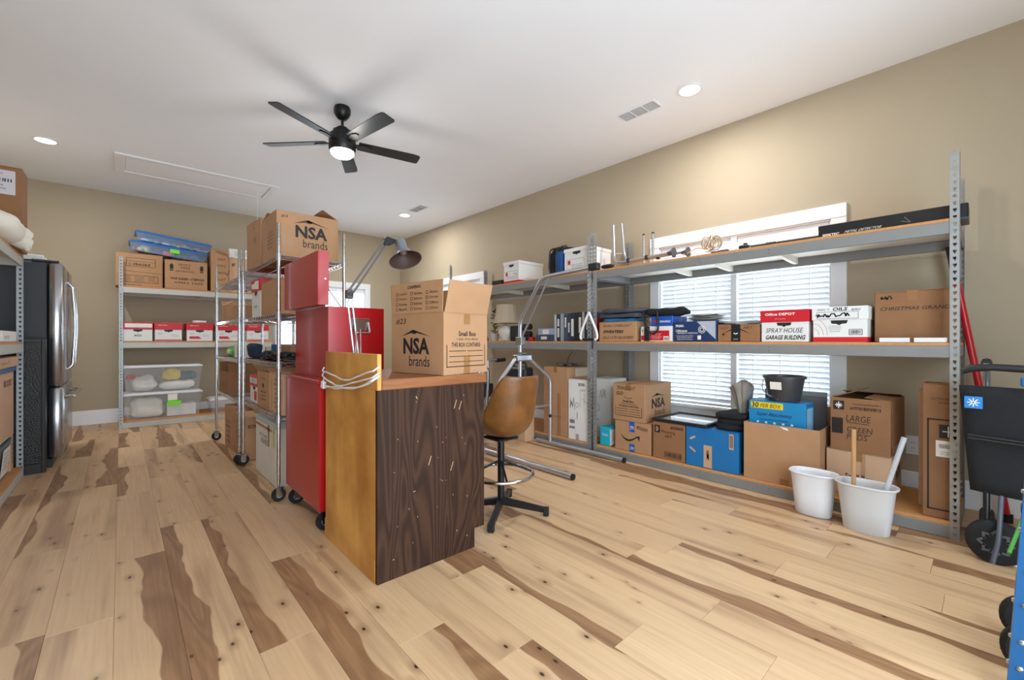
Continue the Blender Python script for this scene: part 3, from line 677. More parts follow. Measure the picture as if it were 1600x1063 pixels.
def desk_lamp():
    t = thing('desk_lamp', 'grey articulated desk lamp with a funnel shade, clamped behind the workbench splash board', 'lamp', (.93, 2.30, .922))
    def L_(p): return tuple(Vector(p) - Vector((.93, 2.30, .922)))
    MB().lathe([(.05, 0), (.05, .012), (.02, .02), (.014, .05)], 24).build('base', alu_m, t, 40)
    A, J, K = Vector((.95, 2.30, .96)), Vector((.905, 2.30, 1.344)), Vector((1.118, 2.30, 1.664))
    o = MB()
    for s in (-.012, .012): o.tube([L_(A + Vector((s, 0, 0))), L_(J + Vector((s, 0, 0)))], .0065, 8)
    o.build('lower_arm', alu_m, t, 40)
    o = MB()
    for s in (-.009, .009): o.tube([L_(J + Vector((s, 0, -s))), L_(K + Vector((s, 0, -s * .6)))], .006, 8)
    o.build('upper_arm', M('dark_steel', (110, 108, 106), .4, .7), t, 40)
    MB().cbox(-.018, -.02, -.024, .018, .02, .024, .006, T3(L_(J))).build('elbow_joint', M('joint_grey', (96, 88, 80), .5, .4), t)
    MB().tube([L_(J + Vector((0, -.024, 0))), L_(J + Vector((0, .024, 0)))], .014, 12).build('elbow_knob', blackmet_m, t, 40)
    sp = MB()
    for s in (-.014, .014): sp.tube([L_(A + Vector((s, -.014, .02))), L_(A + Vector((s * .8, -.014, .2)))], .004, 6)
    sp.build('spring', chrome_m, t)
    MB().prism([(-.014, -.03), (.02, -.026), (.06, .0), (.05, .012), (.0, .022), (-.016, .01)], .018, T3(L_(K + Vector((0, .009, 0)))) @ RX(90)).build('head_joint', blackmet_m, t)
    MB().tube([L_(K + Vector((.05, 0, -.002))), L_(K + Vector((.075, -.01, -.012)))], .006, 8).build('swivel', blackmet_m, t)
    ax = Vector((.02, -.40, -.80)).normalized(); N0 = K + Vector((.078, -.008, .012)); rot = ax.to_track_quat('Z', 'Y').to_matrix().to_4x4()
    prof = [(.018, -.004), (.027, 0), (.03, .012), (.031, .04), (.034, .07), (.044, .092), (.062, .112), (.082, .13), (.093, .138)]
    MB().lathe(prof + [(r - .003, z - .001) for r, z in prof[::-1][:-1]], 36, T3(L_(N0)) @ rot).build('shade', M('lamp_shade_grey', (128, 130, 134), .35, .5), t, 60)
    pr2 = [(r - .0045, z) for r, z in prof[1:]]
    q = MB(); vs = []; n = 36
    for (r, z) in pr2:
        for j in range(n): a = 2 * math.pi * j / n; vs.append((r * math.cos(a), r * math.sin(a), z - .0005))
    q.add(vs, [(i * n + j, (i + 1) * n + j, (i + 1) * n + (j + 1) % n, i * n + (j + 1) % n) for i in range(len(pr2) - 1) for j in range(n)], T3(L_(N0)) @ rot)
    q.build('shade_lining', M('lining_brown', (74, 52, 44), .6), t, 60, 'dark brown lining')
    MB().lathe([(.012, .03), (.012, .05), (.02, .075), (.02, .09), (.01, .1)], 16, T3(L_(N0)) @ rot).build('bulb', M('dull_bulb', (120, 100, 88), .4), t, 40)
desk_lamp()
t = thing('extension_cord', 'white electrical cord looped over the workbench splash board', 'cord', (.84, 2.2, .86))
for k, (dz, sag, tt) in enumerate(((.09, .045, 0), (.045, .055, 1.7), (.0, .05, 3.1), (-.02, .03, 4.5))):
    pts = []
    for i in range(33):
        f = i / 32; y = 2.515 - f * .66; z = .862 + dz * .7 - math.sin(f * math.pi) * sag * .8 + .007 * math.sin(f * 9 + tt) + f * (.06 - dz * .3)
        pts.append((.838 - .004 * k % .008 - .84 + .003 * math.sin(f * 25 + tt), y - 2.2, z - .86))
    pts = [(.012, pts[0][1] + .012, pts[0][2] + .02)] + pts + [(.02, 1.838 - 2.2, pts[-1][2] + .02)]
    MB().tube(pts, .0042, 6).build('strand', whiteplast_m, t, 60)
MB().cbox(-.014, .27, -.03, .006, .31, .012, .006).build('plug', whiteplast_m, t)

# ------------------------------------------------------------------ bar stool
def stool():
    t = thing('bar_stool', 'brown leatherette bucket-seat bar stool with black cross base and foot ring', 'stool', (1.80, 2.10, 0))
    MB().tube([(0, 0, .06), (0, 0, .475)], .022, 12).build('column', blackmet_m, t, 40)
    for k in range(4):
        a = R(-52 + 90 * k); c, s_ = math.cos(a), math.sin(a); mx = RZ(-52 + 90 * k)
        o = MB().add(*(lambda q: (q.v, q.f))(MB().prism([(0, .055), (.29, .02), (.29, .048), (0, .1)], .03, T3((0, .015, 0)) @ RX(90))), mx).build('leg', blackmet_m, t)
        MB().cbox(.272, -.019, 0, .305, .019, .052, .004, mx).build('foot_cap', rubber_m, o)
    MB().tube([(.205 * math.cos(R(i * 10)), .205 * math.sin(R(i * 10)), .25) for i in range(36)], .0105, 10, True).build('foot_ring', chrome_m, t, 60)
    for k in range(4):
        a = R(-30 + 90 * k); MB().tube([(.02 * math.cos(a), .02 * math.sin(a), .33), (.197 * math.cos(a), .197 * math.sin(a), .253)], .007, 6).build('ring_strut', blackmet_m, t)
    MB().cbox(-.08, -.08, .472, .08, .08, .488, .004).build('swivel_plate', blackmet_m, t)
    # bucket shell: profile from the front lip over the seat to the top of the back; the sides curl round
    leather = M('brown_leatherette', (112, 70, 32), .32, var=.4, scale=9, bump=.25, bscale=120)
    prof = [(.215, .525, .20, .0), (.19, .505, .205, .02), (.12, .496, .215, .07), (.03, .494, .22, .11), (-.06, .497, .222, .14), (-.13, .512, .222, .15), (-.18, .55, .22, .15), (-.208, .61, .215, .14), (-.226, .69, .205, .12), (-.24, .77, .19, .095), (-.252, .84, .17, .07), (-.258, .872, .15, .055), (-.26, .885, .13, .045)]
    n = 20; vs = []; fs = []; m = len(prof)
    for i, (f, z, w, c) in enumerate(prof):
        a = prof[max(i - 1, 0)]; b = prof[min(i + 1, m - 1)]; tx, tz = b[0] - a[0], b[1] - a[1]; l = math.hypot(tx, tz); nx, nz = tz / l, -tx / l   # towards the sitter
        for j in range(n + 1):
            u = -1 + 2 * j / n; k = c * (abs(u) ** 2.4)
            vs.append((f + nx * k, w * math.sin(u * math.pi / 2) ** 1 if False else w * u * (1 - .12 * abs(u)), z + nz * k))
    for i in range(m - 1):
        for j in range(n): fs.append((i * (n + 1) + j, i * (n + 1) + j + 1, (i + 1) * (n + 1) + j + 1, (i + 1) * (n + 1) + j))
    sh = MB().add(vs, fs, RZ(84)).build('seat_shell', leather, t, 80)
    md = sh.modifiers.new('thick', 'SOLIDIFY'); md.thickness = .016; md.offset = 0
    sd = sh.modifiers.new('sub', 'SUBSURF'); sd.levels = 1; sd.render_levels = 1
stool()

# ------------------------------------------------------------------ trapeze stand
def trapeze():
    t = thing('trapeze_stand', 'chrome hospital trapeze stand with an overhead arm and triangle handle', 'trapeze stand', (2.95, 3.11, 0)); X0, Y0 = 2.95, 3.11
    def q(*p): return (p[0] - X0, p[1] - Y0, p[2])
    for x in (3.335, 2.63):
        o = MB().tube([q(x, 3.29, .026), q(x, 2.2, .026)], .024, 14).build('foot_tube', alu_m, t, 40)
        MB().tube([q(x, 2.21, .026), q(x, 2.195, .026)], .0245, 14).build('end_cap', rubber_m, o, 40)
    MB().tube([q(3.335, 3.1, .42), q(2.63, 3.1, .42)], .013, 10).build('cross_tube', alu_m, t, 40)
    for x, xt in ((3.335, 3.03), (2.63, 2.87)): MB().tube(bend([q(x, 3.1, .03), q(x, 3.1, .70), q(xt, 3.12, .925)], .06), .019, 12).build('upright', alu_m, t, 50)
    MB().cbox(-.1, -.03, .895, .1, .045, .955, .008).build('clamp', chrome_m, t)
    MB().tube([q(2.9, 3.12, .97), q(3.0, 3.12, .97)], .011, 10).build('clamp_pin', chrome_m, t, 40)
    MB().tube(bend([q(2.95, 3.15, .45), q(2.95, 3.146, 1.28), q(2.95, 2.845, 1.69), q(2.95, 2.22, 1.715)], .07, 6), .019, 14).build('mast', alu_m, t, 50)
    MB().tube([q(2.95, 3.14, 1.1), q(2.95, 2.76, 1.68)], .010, 10).build('brace', alu_m, t, 40)
    MB().cbox(-.03, 3.1 - Y0, 1.05, .03, 3.19 - Y0, 1.13, .006).build('brace_clamp', chrome_m, t)
    MB().tube([q(2.95, 3.16, .62), q(2.95, 3.28, .62)], .01, 8).build('knob_stem', chrome_m, t)
    MB().blob(.017, .017, .017, 1, 1, 0, mx=T3(q(3.29, 3.06, .30)), nu=12, nv=8).build('lock_knob', black_m, t, 60)
    MB().cbox(-.026, 2.19 - Y0, 1.685, .026, 2.29 - Y0, 1.745, .008).build('arm_clip', black_m, t)
    c = MB()
    for k in range(17):
        z = 1.672 - k * .02; pts = [(.009 * math.cos(R(a)), 0, .0145 * math.sin(R(a))) for a in range(0, 360, 45)]
        c.tube(pts, .0034, 5, True, mx=T3(q(2.95, 2.296, z)) @ RZ(90 * (k % 2)))
    ch = c.build('chain', chrome_m, t, 60); ch['kind'] = 'stuff'
    h = MB().tube(bend([q(2.95, 2.296, 1.335), q(2.95, 2.215, 1.17), q(2.95, 2.205, 1.105), q(2.95, 2.39, 1.105), q(2.95, 2.38, 1.17), q(2.95, 2.298, 1.335)], .03), .0105, 10).build('triangle_handle', whiteplast_m, t, 60)
    MB().tube([q(2.95, 2.235, 1.105), q(2.95, 2.36, 1.105)], .0125, 10).build('grip', black_m, h, 40)
trapeze()

# ------------------------------------------------------------------ things on the long right rack: floor level
Z0 = .087; Z1 = 1.087; Z2 = 1.777
closed_box('tissue_box', 'small turquoise carton on the lowest right shelf, left of the smile box', 'box', 3.45, 2.435, Z0, 3.63, 2.55, .265, M('turquoise', (22, 172, 196), .5), prints=[('S', [('r', .02, .05, .96, .9)], pale_m, 'print_panel', .0008), ('S', fineprint(.5, .5, .8, .5, 4, 3), greyink_m), ('W', [('t', 'Tissues', .5, .6, .6, .12)], pale_m)])
t = thing('bottle', 'red-capped clear bottle behind the small turquoise carton', 'bottle', (3.72, 2.53, Z0))
MB().lathe([(.03, 0), (.032, .01), (.032, .15), (.014, .18), (.013, .2)], 20).build('body', M('pinkish_bottle', (196, 160, 150), .2, alpha=.7), t, 40); MB().lathe([(.017, .2), (.017, .225)], 20).build('cap', red_m, t, 40)
soft('black_bag', 'crumpled black bag wedged behind the smile box', 'bag', (3.80, 2.44, Z0), (.08, .05, .125), fabric_m, 0, (.5, .5), .03, 14, 3)
carton('white carton with drawings behind the rack posts on the bottom shelf', 3.70, 2.60, Z0, 3.98, 2.86, .70, 0, white_m, 'closed', False, [('W', scribble(.6, .75, .3, .2, 12, 4) + [('l', [(.35 + .12 * math.cos(i * .55), .5 + .06 * math.sin(i * .55)) for i in range(13)], .004)] + scribble(.3, .3, .3, .1, 9, 6), greyink_m), ('S', scribble(.4, .7, .5, .3, 10, 5) + [('l', [(.6 + .2 * math.cos(i * .55), .5 + .08 * math.sin(i * .55)) for i in range(13)], .004)], greyink_m)])
smile = [('p', [(.18 + .5 * i / 12, .56 - .2 * math.sin(math.pi * (i / 12) ** .8) - .02) for i in range(13)] + [(.68 - .5 * i / 12, .56 - .2 * math.sin(math.pi * ((12 - i) / 12) ** .8) * .78) for i in range(13)]), ('p', [(.58, .52), (.72, .56), (.70, .38), (.67, .47)])]
tape_b = M('blue_tape', (28, 88, 170), .35)
carton('brown shipping carton with a black smile arrow and blue tape', 3.43, 2.0, Z0, 3.86, 2.364, .36, 0, card_m, 'closed', False, [('W', smile, ink_m, 'smile_arrow'), ('W', [('t', 'amazon', .78, .82, .3, .1, 0, .1, -.06)], ink_m), ('W', [('r', .42, .66, .57, .995), ('r', .42, .0, .57, .26)], tape_b, 'tape', .0008), ('W', [('t', 'prime', .5, .8, .1, .2, 0, 0), ('t', 'prime', .5, .12, .1, .16)], pale_m, 'tape_lettering', .0014)])
carton('small moving box stacked on the smile-arrow carton, house logo on its side', 3.43, 2.055, .362, 3.90, 2.385, .70, 0, card_m, 'closed', True, [('W', [('t', 'TRANSUGHT', .42, .88, .6, .1, 0, .2), ('t', 'GO', .22, .73, .22, .1, .02, .2)], pen_m), ('W', scribble(.5, .62, .25, .06, 6, 8) + [('t', 'Small Box', .5, .53, .36, .06, .02), ('t', 'CAJA PEQUEÑA', .5, .46, .5, .045)] + contains(.5, .26, .84, .27), ink_m), ('S', nsa(.5, .45, .5, .6), ink_m)])
carton('brown carton marked with a square letter D on the bottom shelf', 3.43, 1.69, Z0, 3.80, 1.975, .40, 0, card2_m, 'closed', False, [('W', [('r', .06, .7, .23, .9)], ink_m, 'print_block'), ('W', [('t', 'D', .145, .8, .08, .12, .04)], card3_m, 'lettering', .0018), ('W', [('t', 'Mounting', .5, .74, .44, .1, 0, .2), ('t', 'ART', .5, .63, .22, .08, 0, .2)], pen_m), ('W', [('t', 'JACKINGS', .76, .87, .4, .1, .03), ('f', .38, .06, .9, .22, .003)] + barcode(.64, .14, .46, .1, 3), ink_m)])
blue_m = M('bright_blue_card', (20, 110, 172), .5, var=.04, scale=12)
spark = lambda u, v, a, l: [('p', [(u - l * math.cos(a) - .018 * math.sin(a), v - 1.35 * l * math.sin(a) + .025 * math.cos(a)), (u - l * math.cos(a) + .018 * math.sin(a), v - 1.35 * l * math.sin(a) - .025 * math.cos(a)), (u + l * math.cos(a) + .018 * math.sin(a), v + 1.35 * l * math.sin(a) - .025 * math.cos(a)), (u + l * math.cos(a) - .018 * math.sin(a), v + 1.35 * l * math.sin(a) + .025 * math.cos(a))])]
carton('bright blue shipping carton with tan spark marks on the bottom shelf', 3.43, 1.275, Z0, 3.82, 1.68, .40, 0, blue_m, 'closed', False, [('W', spark(.14, .72, .5, .06) + spark(.14, .42, -.6, .07), card3_m, 'spark_mark'), ('W', [('r', .36, .02, .52, .58)], card3_m, 'tape', .0008), ('W', scribble(.44, .35, .04, .3, 12, 3), ink_m, 'scribble', .0016), ('W', [('r', .84, .58, .92, .95)], card3_m, 'label', .0008), ('W', [('r', .855, .62, .865, .92), ('r', .875, .62, .885, .92), ('r', .895, .62, .905, .92)], ink_m, 'label_bars', .0016)])
t = thing('framed_glass', 'black-framed sheet of glass lying flat across the cartons', 'frame', (3.66, 1.745, .402), 0)
for a in ((-.24, -.235, 0, -.21, .235, .024), (.21, -.235, 0, .24, .235, .024), (-.21, -.235, 0, .21, -.205, .024), (-.21, .205, 0, .21, .235, .024)): B(*a, b=.002).build('frame_rail', black_m, t)
MB().box(-.21, -.205, .012, .21, .205, .016).build('pane', M('pane_glossy', (176, 184, 196), .06, .1, coat=1.), t)
def folded(name, label, cat, loc, hx, hy, layers, m, rz=0., seed=1, th=.04, rot=None, group=None):
    t = thing(name, label, cat, loc, rz, group, rot); rr = random.Random(seed); z = 0
    for k in range(layers):
        q = MB(); dx, dy = rr.uniform(-.012, .012), rr.uniform(-.012, .012)
        q.blob(hx * rr.uniform(.93, 1), hy * rr.uniform(.93, 1), th / 2, .35, .35, .012, 10, seed * 3 + k, 40, 12, T3((dx, dy, z))); q.build('fold', m, t, 70); z += th * .97
    return t
folded('floor_mat', 'folded black ribbed mats heaped on the bright blue carton', 'mat', (3.63, 1.365, .402), .16, .12, 3, fabric_m, 0, 3, .045)
t = carton('large open brown carton holding a blue box, bag and bucket', 3.43, .765, Z0, 3.88, 1.235, .498, 0, card_m, 'open', False, [('W', [('r', .5, .0, .62, .1)], tape_m, 'tape', .0008), ('W', [('p', [(.5, .985), (.6, .97), (.62, .93), (.55, .95)])], pale_m, 'torn_edge', .001)], flaps={'E': (.11, 20)})
padb = M('pads_blue', (26, 134, 188), .4)
closed_box('underpad_box', 'bright blue pads box with a yellow strip in the open carton', 'box', 3.50, .86, .30, 3.70, 1.225, .655, padb, prints=[('W', [('r', .04, .84, .62, .97)], M('yellow_print', (232, 202, 40), .5), 'print_strip', .0008), ('W', [('t', '30', .12, .905, .13, .11, .02, .1), ('t', 'PER BOX', .4, .9, .36, .08, 0, .2)], ink_m, 'lettering', .0016), ('W', [('t', 'Super Absorbency', .46, .72, .62, .1, .01, .25), ('t', 'unscented underpads', .46, .62, .5, .05, 0, .1)], M('navy_ink', (14, 40, 96), .5)), ('W', [('p', [(cx + .025 * math.cos(a * .6), .56 + .022 * math.sin(a * .6)) for a in range(11)]) for cx in (.17, .32, .47, .62, .77)], pale_m, 'print_dots'), ('S', [('r', .1, .35, .9, .9)], M('pale_blue_print', (150, 200, 226), .4), 'print_panel', .0008)])
n = 44; vs = []; prof = [(.04, 0), (.055, .04), (.075, .1), (.098, .17), (.118, .235), (.125, .25), (.112, .24), (.09, .17), (.06, .08), (.01, .05)]
for (r, z) in prof:
    for j in range(n):
        a = 2 * math.pi * j / n; k = 1 + .22 * noise.noise(Vector((math.cos(a) * 2.4, math.sin(a) * 2.4, z * 5))) + .12 * noise.noise(Vector((math.cos(a) * 7, math.sin(a) * 7, z * 14)))
        vs.append((r * k * math.cos(a) * .8, r * k * math.sin(a) * .62, z * (1 + .12 * math.sin(a * 2 + 1))))
o = MB().add(vs, [(i * n + j, i * n + (j + 1) % n, (i + 1) * n + (j + 1) % n, (i + 1) * n + j) for i in range(len(prof) - 1) for j in range(n)] + [tuple(range(n - 1, -1, -1))]).build('plastic_bag', M('grey_bag', (138, 132, 124), .3, var=.15, bump=.6, bscale=30), None, 40); o.location = (3.60, 1.305, .502)
tag(o, 'crumpled grey plastic bag at the left of the blue pads box', 'bag')
t = thing('foam_board', 'grey foam panel standing behind the black bucket', 'panel', (3.78, 1.0, .40)); B(-.012, -.2, 0, .012, .2, .32, b=.003).build('panel', M('grey_foam', (112, 112, 116), .8), t); B(-.0135, -.2, .29, -.012, .2, .32, b=.0005).build('edge_strip', M('grey_edge', (140, 140, 144), .7), t)
t = thing('bucket', 'black plastic bucket with a wire handle on top of the blue pads box', 'bucket', (3.60, 1.02, .657)); 
MB().lathe([(.095, 0), (.1, .006), (.128, .165), (.138, .165), (.14, .18), (.132, .185), (.124, .18), (.094, .01), (.002, .01)], 36).build('body', M('bucket_black', (62, 62, 66), .35), t, 40)
MB().cbox(-.03, -.022, .160, .03, .022, .178, .004, RZ(50) @ T3((.148, 0, 0))).build('spout', M('bucket_black', (62, 62, 66), .35), t)
MB().tube(bend([(0, .135, .16), (-.09, .12, .1), (-.135, .09, .06), (-.14, -.0, .02)], .04), .003, 6).build('handle', alu_m, t, 60)
MB().lathe([(.004, -.03), (.008, -.025), (.008, .025), (.004, .03)], 10, T3((-.142, .03, .03)) @ RX(90)).build('grip', black_m, t, 40)
printed(t, (Vector((-.115, .0545, .09)), Vector((-.08, -.99, 0)).normalized(), Vector((-.17, .0, .98)).normalized(), .075, .055), [('r', 0, 0, 1, 1)], pale_m, 'label', .006)
carton('plain tan small box under the large-print medical carton', 3.55, .42, Z0, 3.98, .755, .37, 0, card3_m, 'closed', True, [('W', [('t', 'Small Box', .52, .42, .42, .14, .02)], ink_m), ('S', scribble(.6, .5, .4, .4, 16, 9, .012), ink_m), ('W', [('r', .55, .02, .62, .98)], M('shiny_tape', (176, 138, 106), .25), 'tape', .0008)])
carton('battered brown medical supply carton marked LARGE GREEN PADS', 3.54, .41, .372, 3.95, .72, .715, -3, card2_m, 'open', False, [('W', [('r', .05, .78, .24, .95)], ink_m, 'print_block'), ('W', [('r', .02, .32, .22, .62)], ink_m, 'print_block'), ('W', [('l', [(.08, .865), (.21, .865)], .006), ('l', [(.145, .8), (.145, .93)], .006), ('l', [(.1, .83), (.19, .9)], .004), ('l', [(.1, .9), (.19, .83)], .004)], pale_m, 'emblem', .0018), ('W', [('t', 'LARGE', .48, .63, .4, .12, 0, .1), ('t', 'GREEN', .5, .42, .42, .1, 0, .1), ('t', 'PADS', .46, .28, .34, .1, 0, .1), ('l', [(.28, .55), (.66, .54)], .004), ('l', [(.3, .35), (.68, .34)], .004)], pen_m), ('W', fineprint(.62, .88, .5, .12, 2, 4) + barcode(.6, .82, .5, .05, 6), ink_m), ('S', [('r', 0, .0, .12, 1), ('r', 0, .04, 1, .16)], tape_m, 'tape', .0008)], flaps={'W': (.15, -97), 'E': (.15, -80), 'S': (.13, -84), 'N': (.13, -70)})
carton('tall narrow brown carton with a black border beside the end post', 3.45, .135, Z0, 3.62, .272, .85, 0, card2_m, 'closed', False, [('W', [('f', .14, .06, 1.0, .74, .008)] + [('r', .5, .6, 1.0, .7)], ink_m, 'print_border'), ('W', [('l', [(.6, .65), (.95, .65)], .005), ('l', [(.77, .61), (.77, .69)], .005)], pale_m, 'emblem', .0018), ('W', [('r', .4, .46, 1.0, .58)], pale_m, 'label', .0016), ('W', barcode(.7, .54, .4, .03, 2) + fineprint(.7, .49, .4, .03, 2, 7), ink_m, 'label_print', .0022), ('W', [('t', 'CAUTION HEAVY', .6, .89, .7, .015), ('t', 'THIS SIDE UP', .7, .86, .5, .012)], ink_m)])
carton('flat folded tan carton leaning behind the tall narrow carton', 3.64, .20, Z0, 3.69, .305, .80, 0, card3_m, 'closed', False)

# waste baskets and sticks
def basket(label, x, y, a, b, h, m, lobes=0):
    t = thing('waste_basket', label, 'waste basket', (x, y, 0), 0, 'white waste baskets'); n = 48; vs = []; fs = []
    prof = [(.74, 0), (.76, .006), (.86, .45), (.96, .93), (1.0, .955), (1.06, .965), (1.07, .985), (1.04, 1.0), (.97, .985), (.93, .9), (.82, .4), (.72, .02)]
    for (k, z) in prof:
        for j in range(n):
            th = 2 * math.pi * j / n; c, s_ = math.cos(th), math.sin(th); e = .75; rx = math.copysign(abs(c) ** e, c); ry = math.copysign(abs(s_) ** e, s_)
            kk = k * (1 - lobes * max(0, 1 - abs(c) * 4) * (.6 if k < 1 else .2)); vs.append((rx * b * kk, ry * a * kk, z * h))
    for i in range(len(prof) - 1):
        for j in range(n): fs.append((i * n + j, i * n + (j + 1) % n, (i + 1) * n + (j + 1) % n, (i + 1) * n + j))
    fs += [tuple(range(n - 1, -1, -1)), tuple((len(prof) - 1) * n + j for j in range(n))]
    MB().add(vs, fs).build('body', m, t, 50); return t
basket('white oval waste basket farther from the end post, empty', 3.265, .762, .124, .088, .265, whiteplast_m, 0)
basket('translucent white oval waste basket holding a stick and a clear tube', 3.20, .490, .138, .092, .272, M('milky_plastic', (226, 226, 226), .4, translucent=.3))
o = MB().tube([(0, 0, 0), (0, -.002, .56)], [.0115] * 2, 10).build('wooden_stick', lightwood_m, None, 40); o.location = (3.21, .55, .012); tag(o, 'round wooden stick standing in the translucent waste basket', 'stick')
o = MB().tube([(0, 0, 0), (.06, -.13, .54)], .013, 12).build('clear_tube', M('clear_tube', (206, 210, 214), .12, alpha=.6), None, 40); o.location = (3.19, .46, .016); tag(o, 'clear plastic tube leaning out of the translucent waste basket', 'tube')

# ------------------------------------------------------------------ long right rack: middle shelf
carton('low tan carton with handwriting under folded clothes, middle right shelf', 3.43, 2.14, Z1, 3.78, 2.545, 1.27, 0, card_m, 'closed', False, [('W', [('t', 'HORN / OVERCOAT', .5, .8, .75, .13, 0, .2), ('t', 'SWEATERS', .4, .5, .55, .15, .05, .2), ('t', 'SALE LATE DECEMBER', .52, .2, .82, .14, 0, .2)], pen_m)])
folded('folded_blanket', 'bright blue folded cloth under the grey jacket', 'cloth', (3.60, 2.36, 1.272), .15, .18, 2, M('cyan_cloth', (50, 130, 190), .8, var=.15), 2, 5, .014)
folded('grey_jacket', 'charcoal padded jacket folded on top of the blue cloth', 'jacket', (3.60, 2.335, 1.306), .16, .235, 2, M('charcoal_cloth', (74, 76, 84), .55, var=.2, bump=.4, bscale=25), -2, 8, .045)
closed_box('toner_box', 'red and white printed carton on the middle right shelf', 'box', 3.43, 1.80, Z1, 3.72, 2.095, 1.218, white_m, prints=[('W', [('r', .22, .08, .92, .72), ('r', .02, .08, .22, .4)], red_m, 'print_panel', .0008), ('W', [('t', 'white copy paper', .5, .5, .36, .1)] + fineprint(.5, .3, .4, .25, 3, 9), pale_m, 'lettering', .0016), ('W', [('r', .74, .1, .9, .34)], pale_m, 'label', .0014), ('W', barcode(.82, .2, .13, .14, 4), ink_m, 'label_bars', .002), ('W', scribble(.12, .7, .14, .3, 9, 6), ink_m)])
closed_box('glove_box', 'royal blue carton on top of the red and white carton', 'box', 3.44, 1.80, 1.22, 3.70, 2.0, 1.305, M('royal_blue', (24, 84, 176), .45), prints=[('W', [('t', 'SPRINGFIELD', .66, .45, .5, .2, .02)], pale_m), ('W', [('r', .1, .4, .3, .58)], red_m, 'print_mark')])
t = thing('shoulder_bag', 'black shoulder bag with a dangling strap over the boxes', 'bag', (3.55, 1.895, 1.307), 0)
MB().blob(.12, .175, .036, .5, .45, .03, 8, 5, 44, 16).build('body', fabric_m, t, 70)
MB().tube(bend([(-.11, .17, .05), (-.14, .16, .0), (-.145, .14, -.1), (-.14, .06, -.16), (-.138, .02, -.12), (-.13, .03, .0), (-.1, .05, .05)], .05), .009, 6).build('strap', black_m, t, 60)
MB().cbox(-.146, .10, -.215, -.134, .15, -.09, .004).build('buckle', black_m, t)
navy = M('navy_carton', (26, 52, 98), .45)
closed_box('absorbent_brief_box', 'navy carton with a pale corner and round emblem, middle shelf', 'box', 3.43, 1.435, Z1, 3.80, 1.787, 1.252, navy, prints=[('W', [('p', [(.56, .98), (.98, .98), (.98, .12)])], M('grey_print', (176, 184, 196), .5), 'print_panel', .0008), ('W', [('t', 'PRIMA', .16, .78, .2, .12, .02), ('t', 'Ultimate', .2, .54, .28, .13, .01, .1), ('t', 'ABSORBENCY UNDERWEAR', .34, .42, .5, .07)] + fineprint(.28, .2, .44, .26, 3, 4), pale_m), ('W', [('l', [(.68 + .08 * math.cos(i * .524), .58 + .17 * math.sin(i * .524)) for i in range(13)], .004), ('l', [(.68 + .045 * math.cos(i * .524), .58 + .09 * math.sin(i * .524)) for i in range(13)], .006), ('r', .58, .1, .66, .3)], pale_m, 'emblem')])
def sheets(label, x, y, z, hx, hy, n, m, seed, group=None):
    t = thing('paper_stack', label, 'papers', (x, y, z), 0, group); rr = random.Random(seed)
    for k in range(n):
        q = MB(); a = rr.uniform(-14, 14); qx = hx * rr.uniform(.8, 1); qy = hy * rr.uniform(.8, 1); g = 8; vs = []; fs = []
        for i in range(g + 1):
            for j in range(g + 1):
                u, v = -1 + 2 * i / g, -1 + 2 * j / g; zz = k * .007 + .004 + .01 * max(0, noise.noise(Vector((u * 1.5 + seed, v * 1.5, k * .6)))) + .006 * abs(u * v)
                vs.append((u * qx, v * qy, zz))
        for i in range(g):
            for j in range(g): fs.append((i * (g + 1) + j, (i + 1) * (g + 1) + j, (i + 1) * (g + 1) + j + 1, i * (g + 1) + j + 1))
        o = MB().add(vs, fs, T3((rr.uniform(-.02, .02), rr.uniform(-.02, .02), 0)) @ RZ(a)).build('sheet', m, t, 60)
        md = o.modifiers.new('thick', 'SOLIDIFY'); md.thickness = .002; md.offset = 1
    return t
sheets('grey plastic-sleeved papers heaped on the navy carton', 3.58, 1.575, 1.254, .12, .125, 7, M('sleeve_grey', (170, 164, 158), .3), 3)
carton('small brown carton with black tape and curved arrow, middle shelf', 3.43, 1.13, Z1, 3.70, 1.425, 1.218, 0, card2_m, 'closed', False, [('W', [('p', [(.12 + .68 * i / 12, .42 + .28 * math.sin(math.pi * i / 12)) for i in range(13)] + [(.8 - .68 * i / 12, .42 + .36 * math.sin(math.pi * (12 - i) / 12)) for i in range(13)]), ('p', [(.12, .34), (.12, .52), (.2, .42)])], ink_m, 'arrow'), ('W', [('r', .34, .0, .56, 1)], M('black_tape', (26, 30, 36), .35), 'tape', .0018), ('W', [('t', 'prime', .45, .14, .1, .1), ('l', [(.4, .5), (.45, .44), (.5, .5)], .006)], pale_m, 'tape_lettering', .0024), ('W', [('t', 'GULF', .17, .8, .22, .14, 0, .1), ('t', 'ART', .74, .8, .2, .14, 0, .1)], pen_m)])
sheets('white paper sheets on the small black-taped carton', 3.57, 1.28, 1.22, .12, .15, 3, white_m, 6)
bankers('red-lidded file box labelled Office DEPOT on the right middle shelf', 3.43, .825, Z1, 3.82, 1.125, 1.31, 'W', red_m, prints=[('W', 'lid', [('t', 'Office DEPOT', .42, .87, .62, .08, .03), ('t', 'office supplies', .42, .72, .22, .03)], pale_m), ('W', 'body', [('t', 'SPRAY HOUSE', .5, .36, .78, .15, 0, .15), ('t', 'GARAGE BUILDING', .52, .14, .84, .14, .03, .15)], ink_m)])
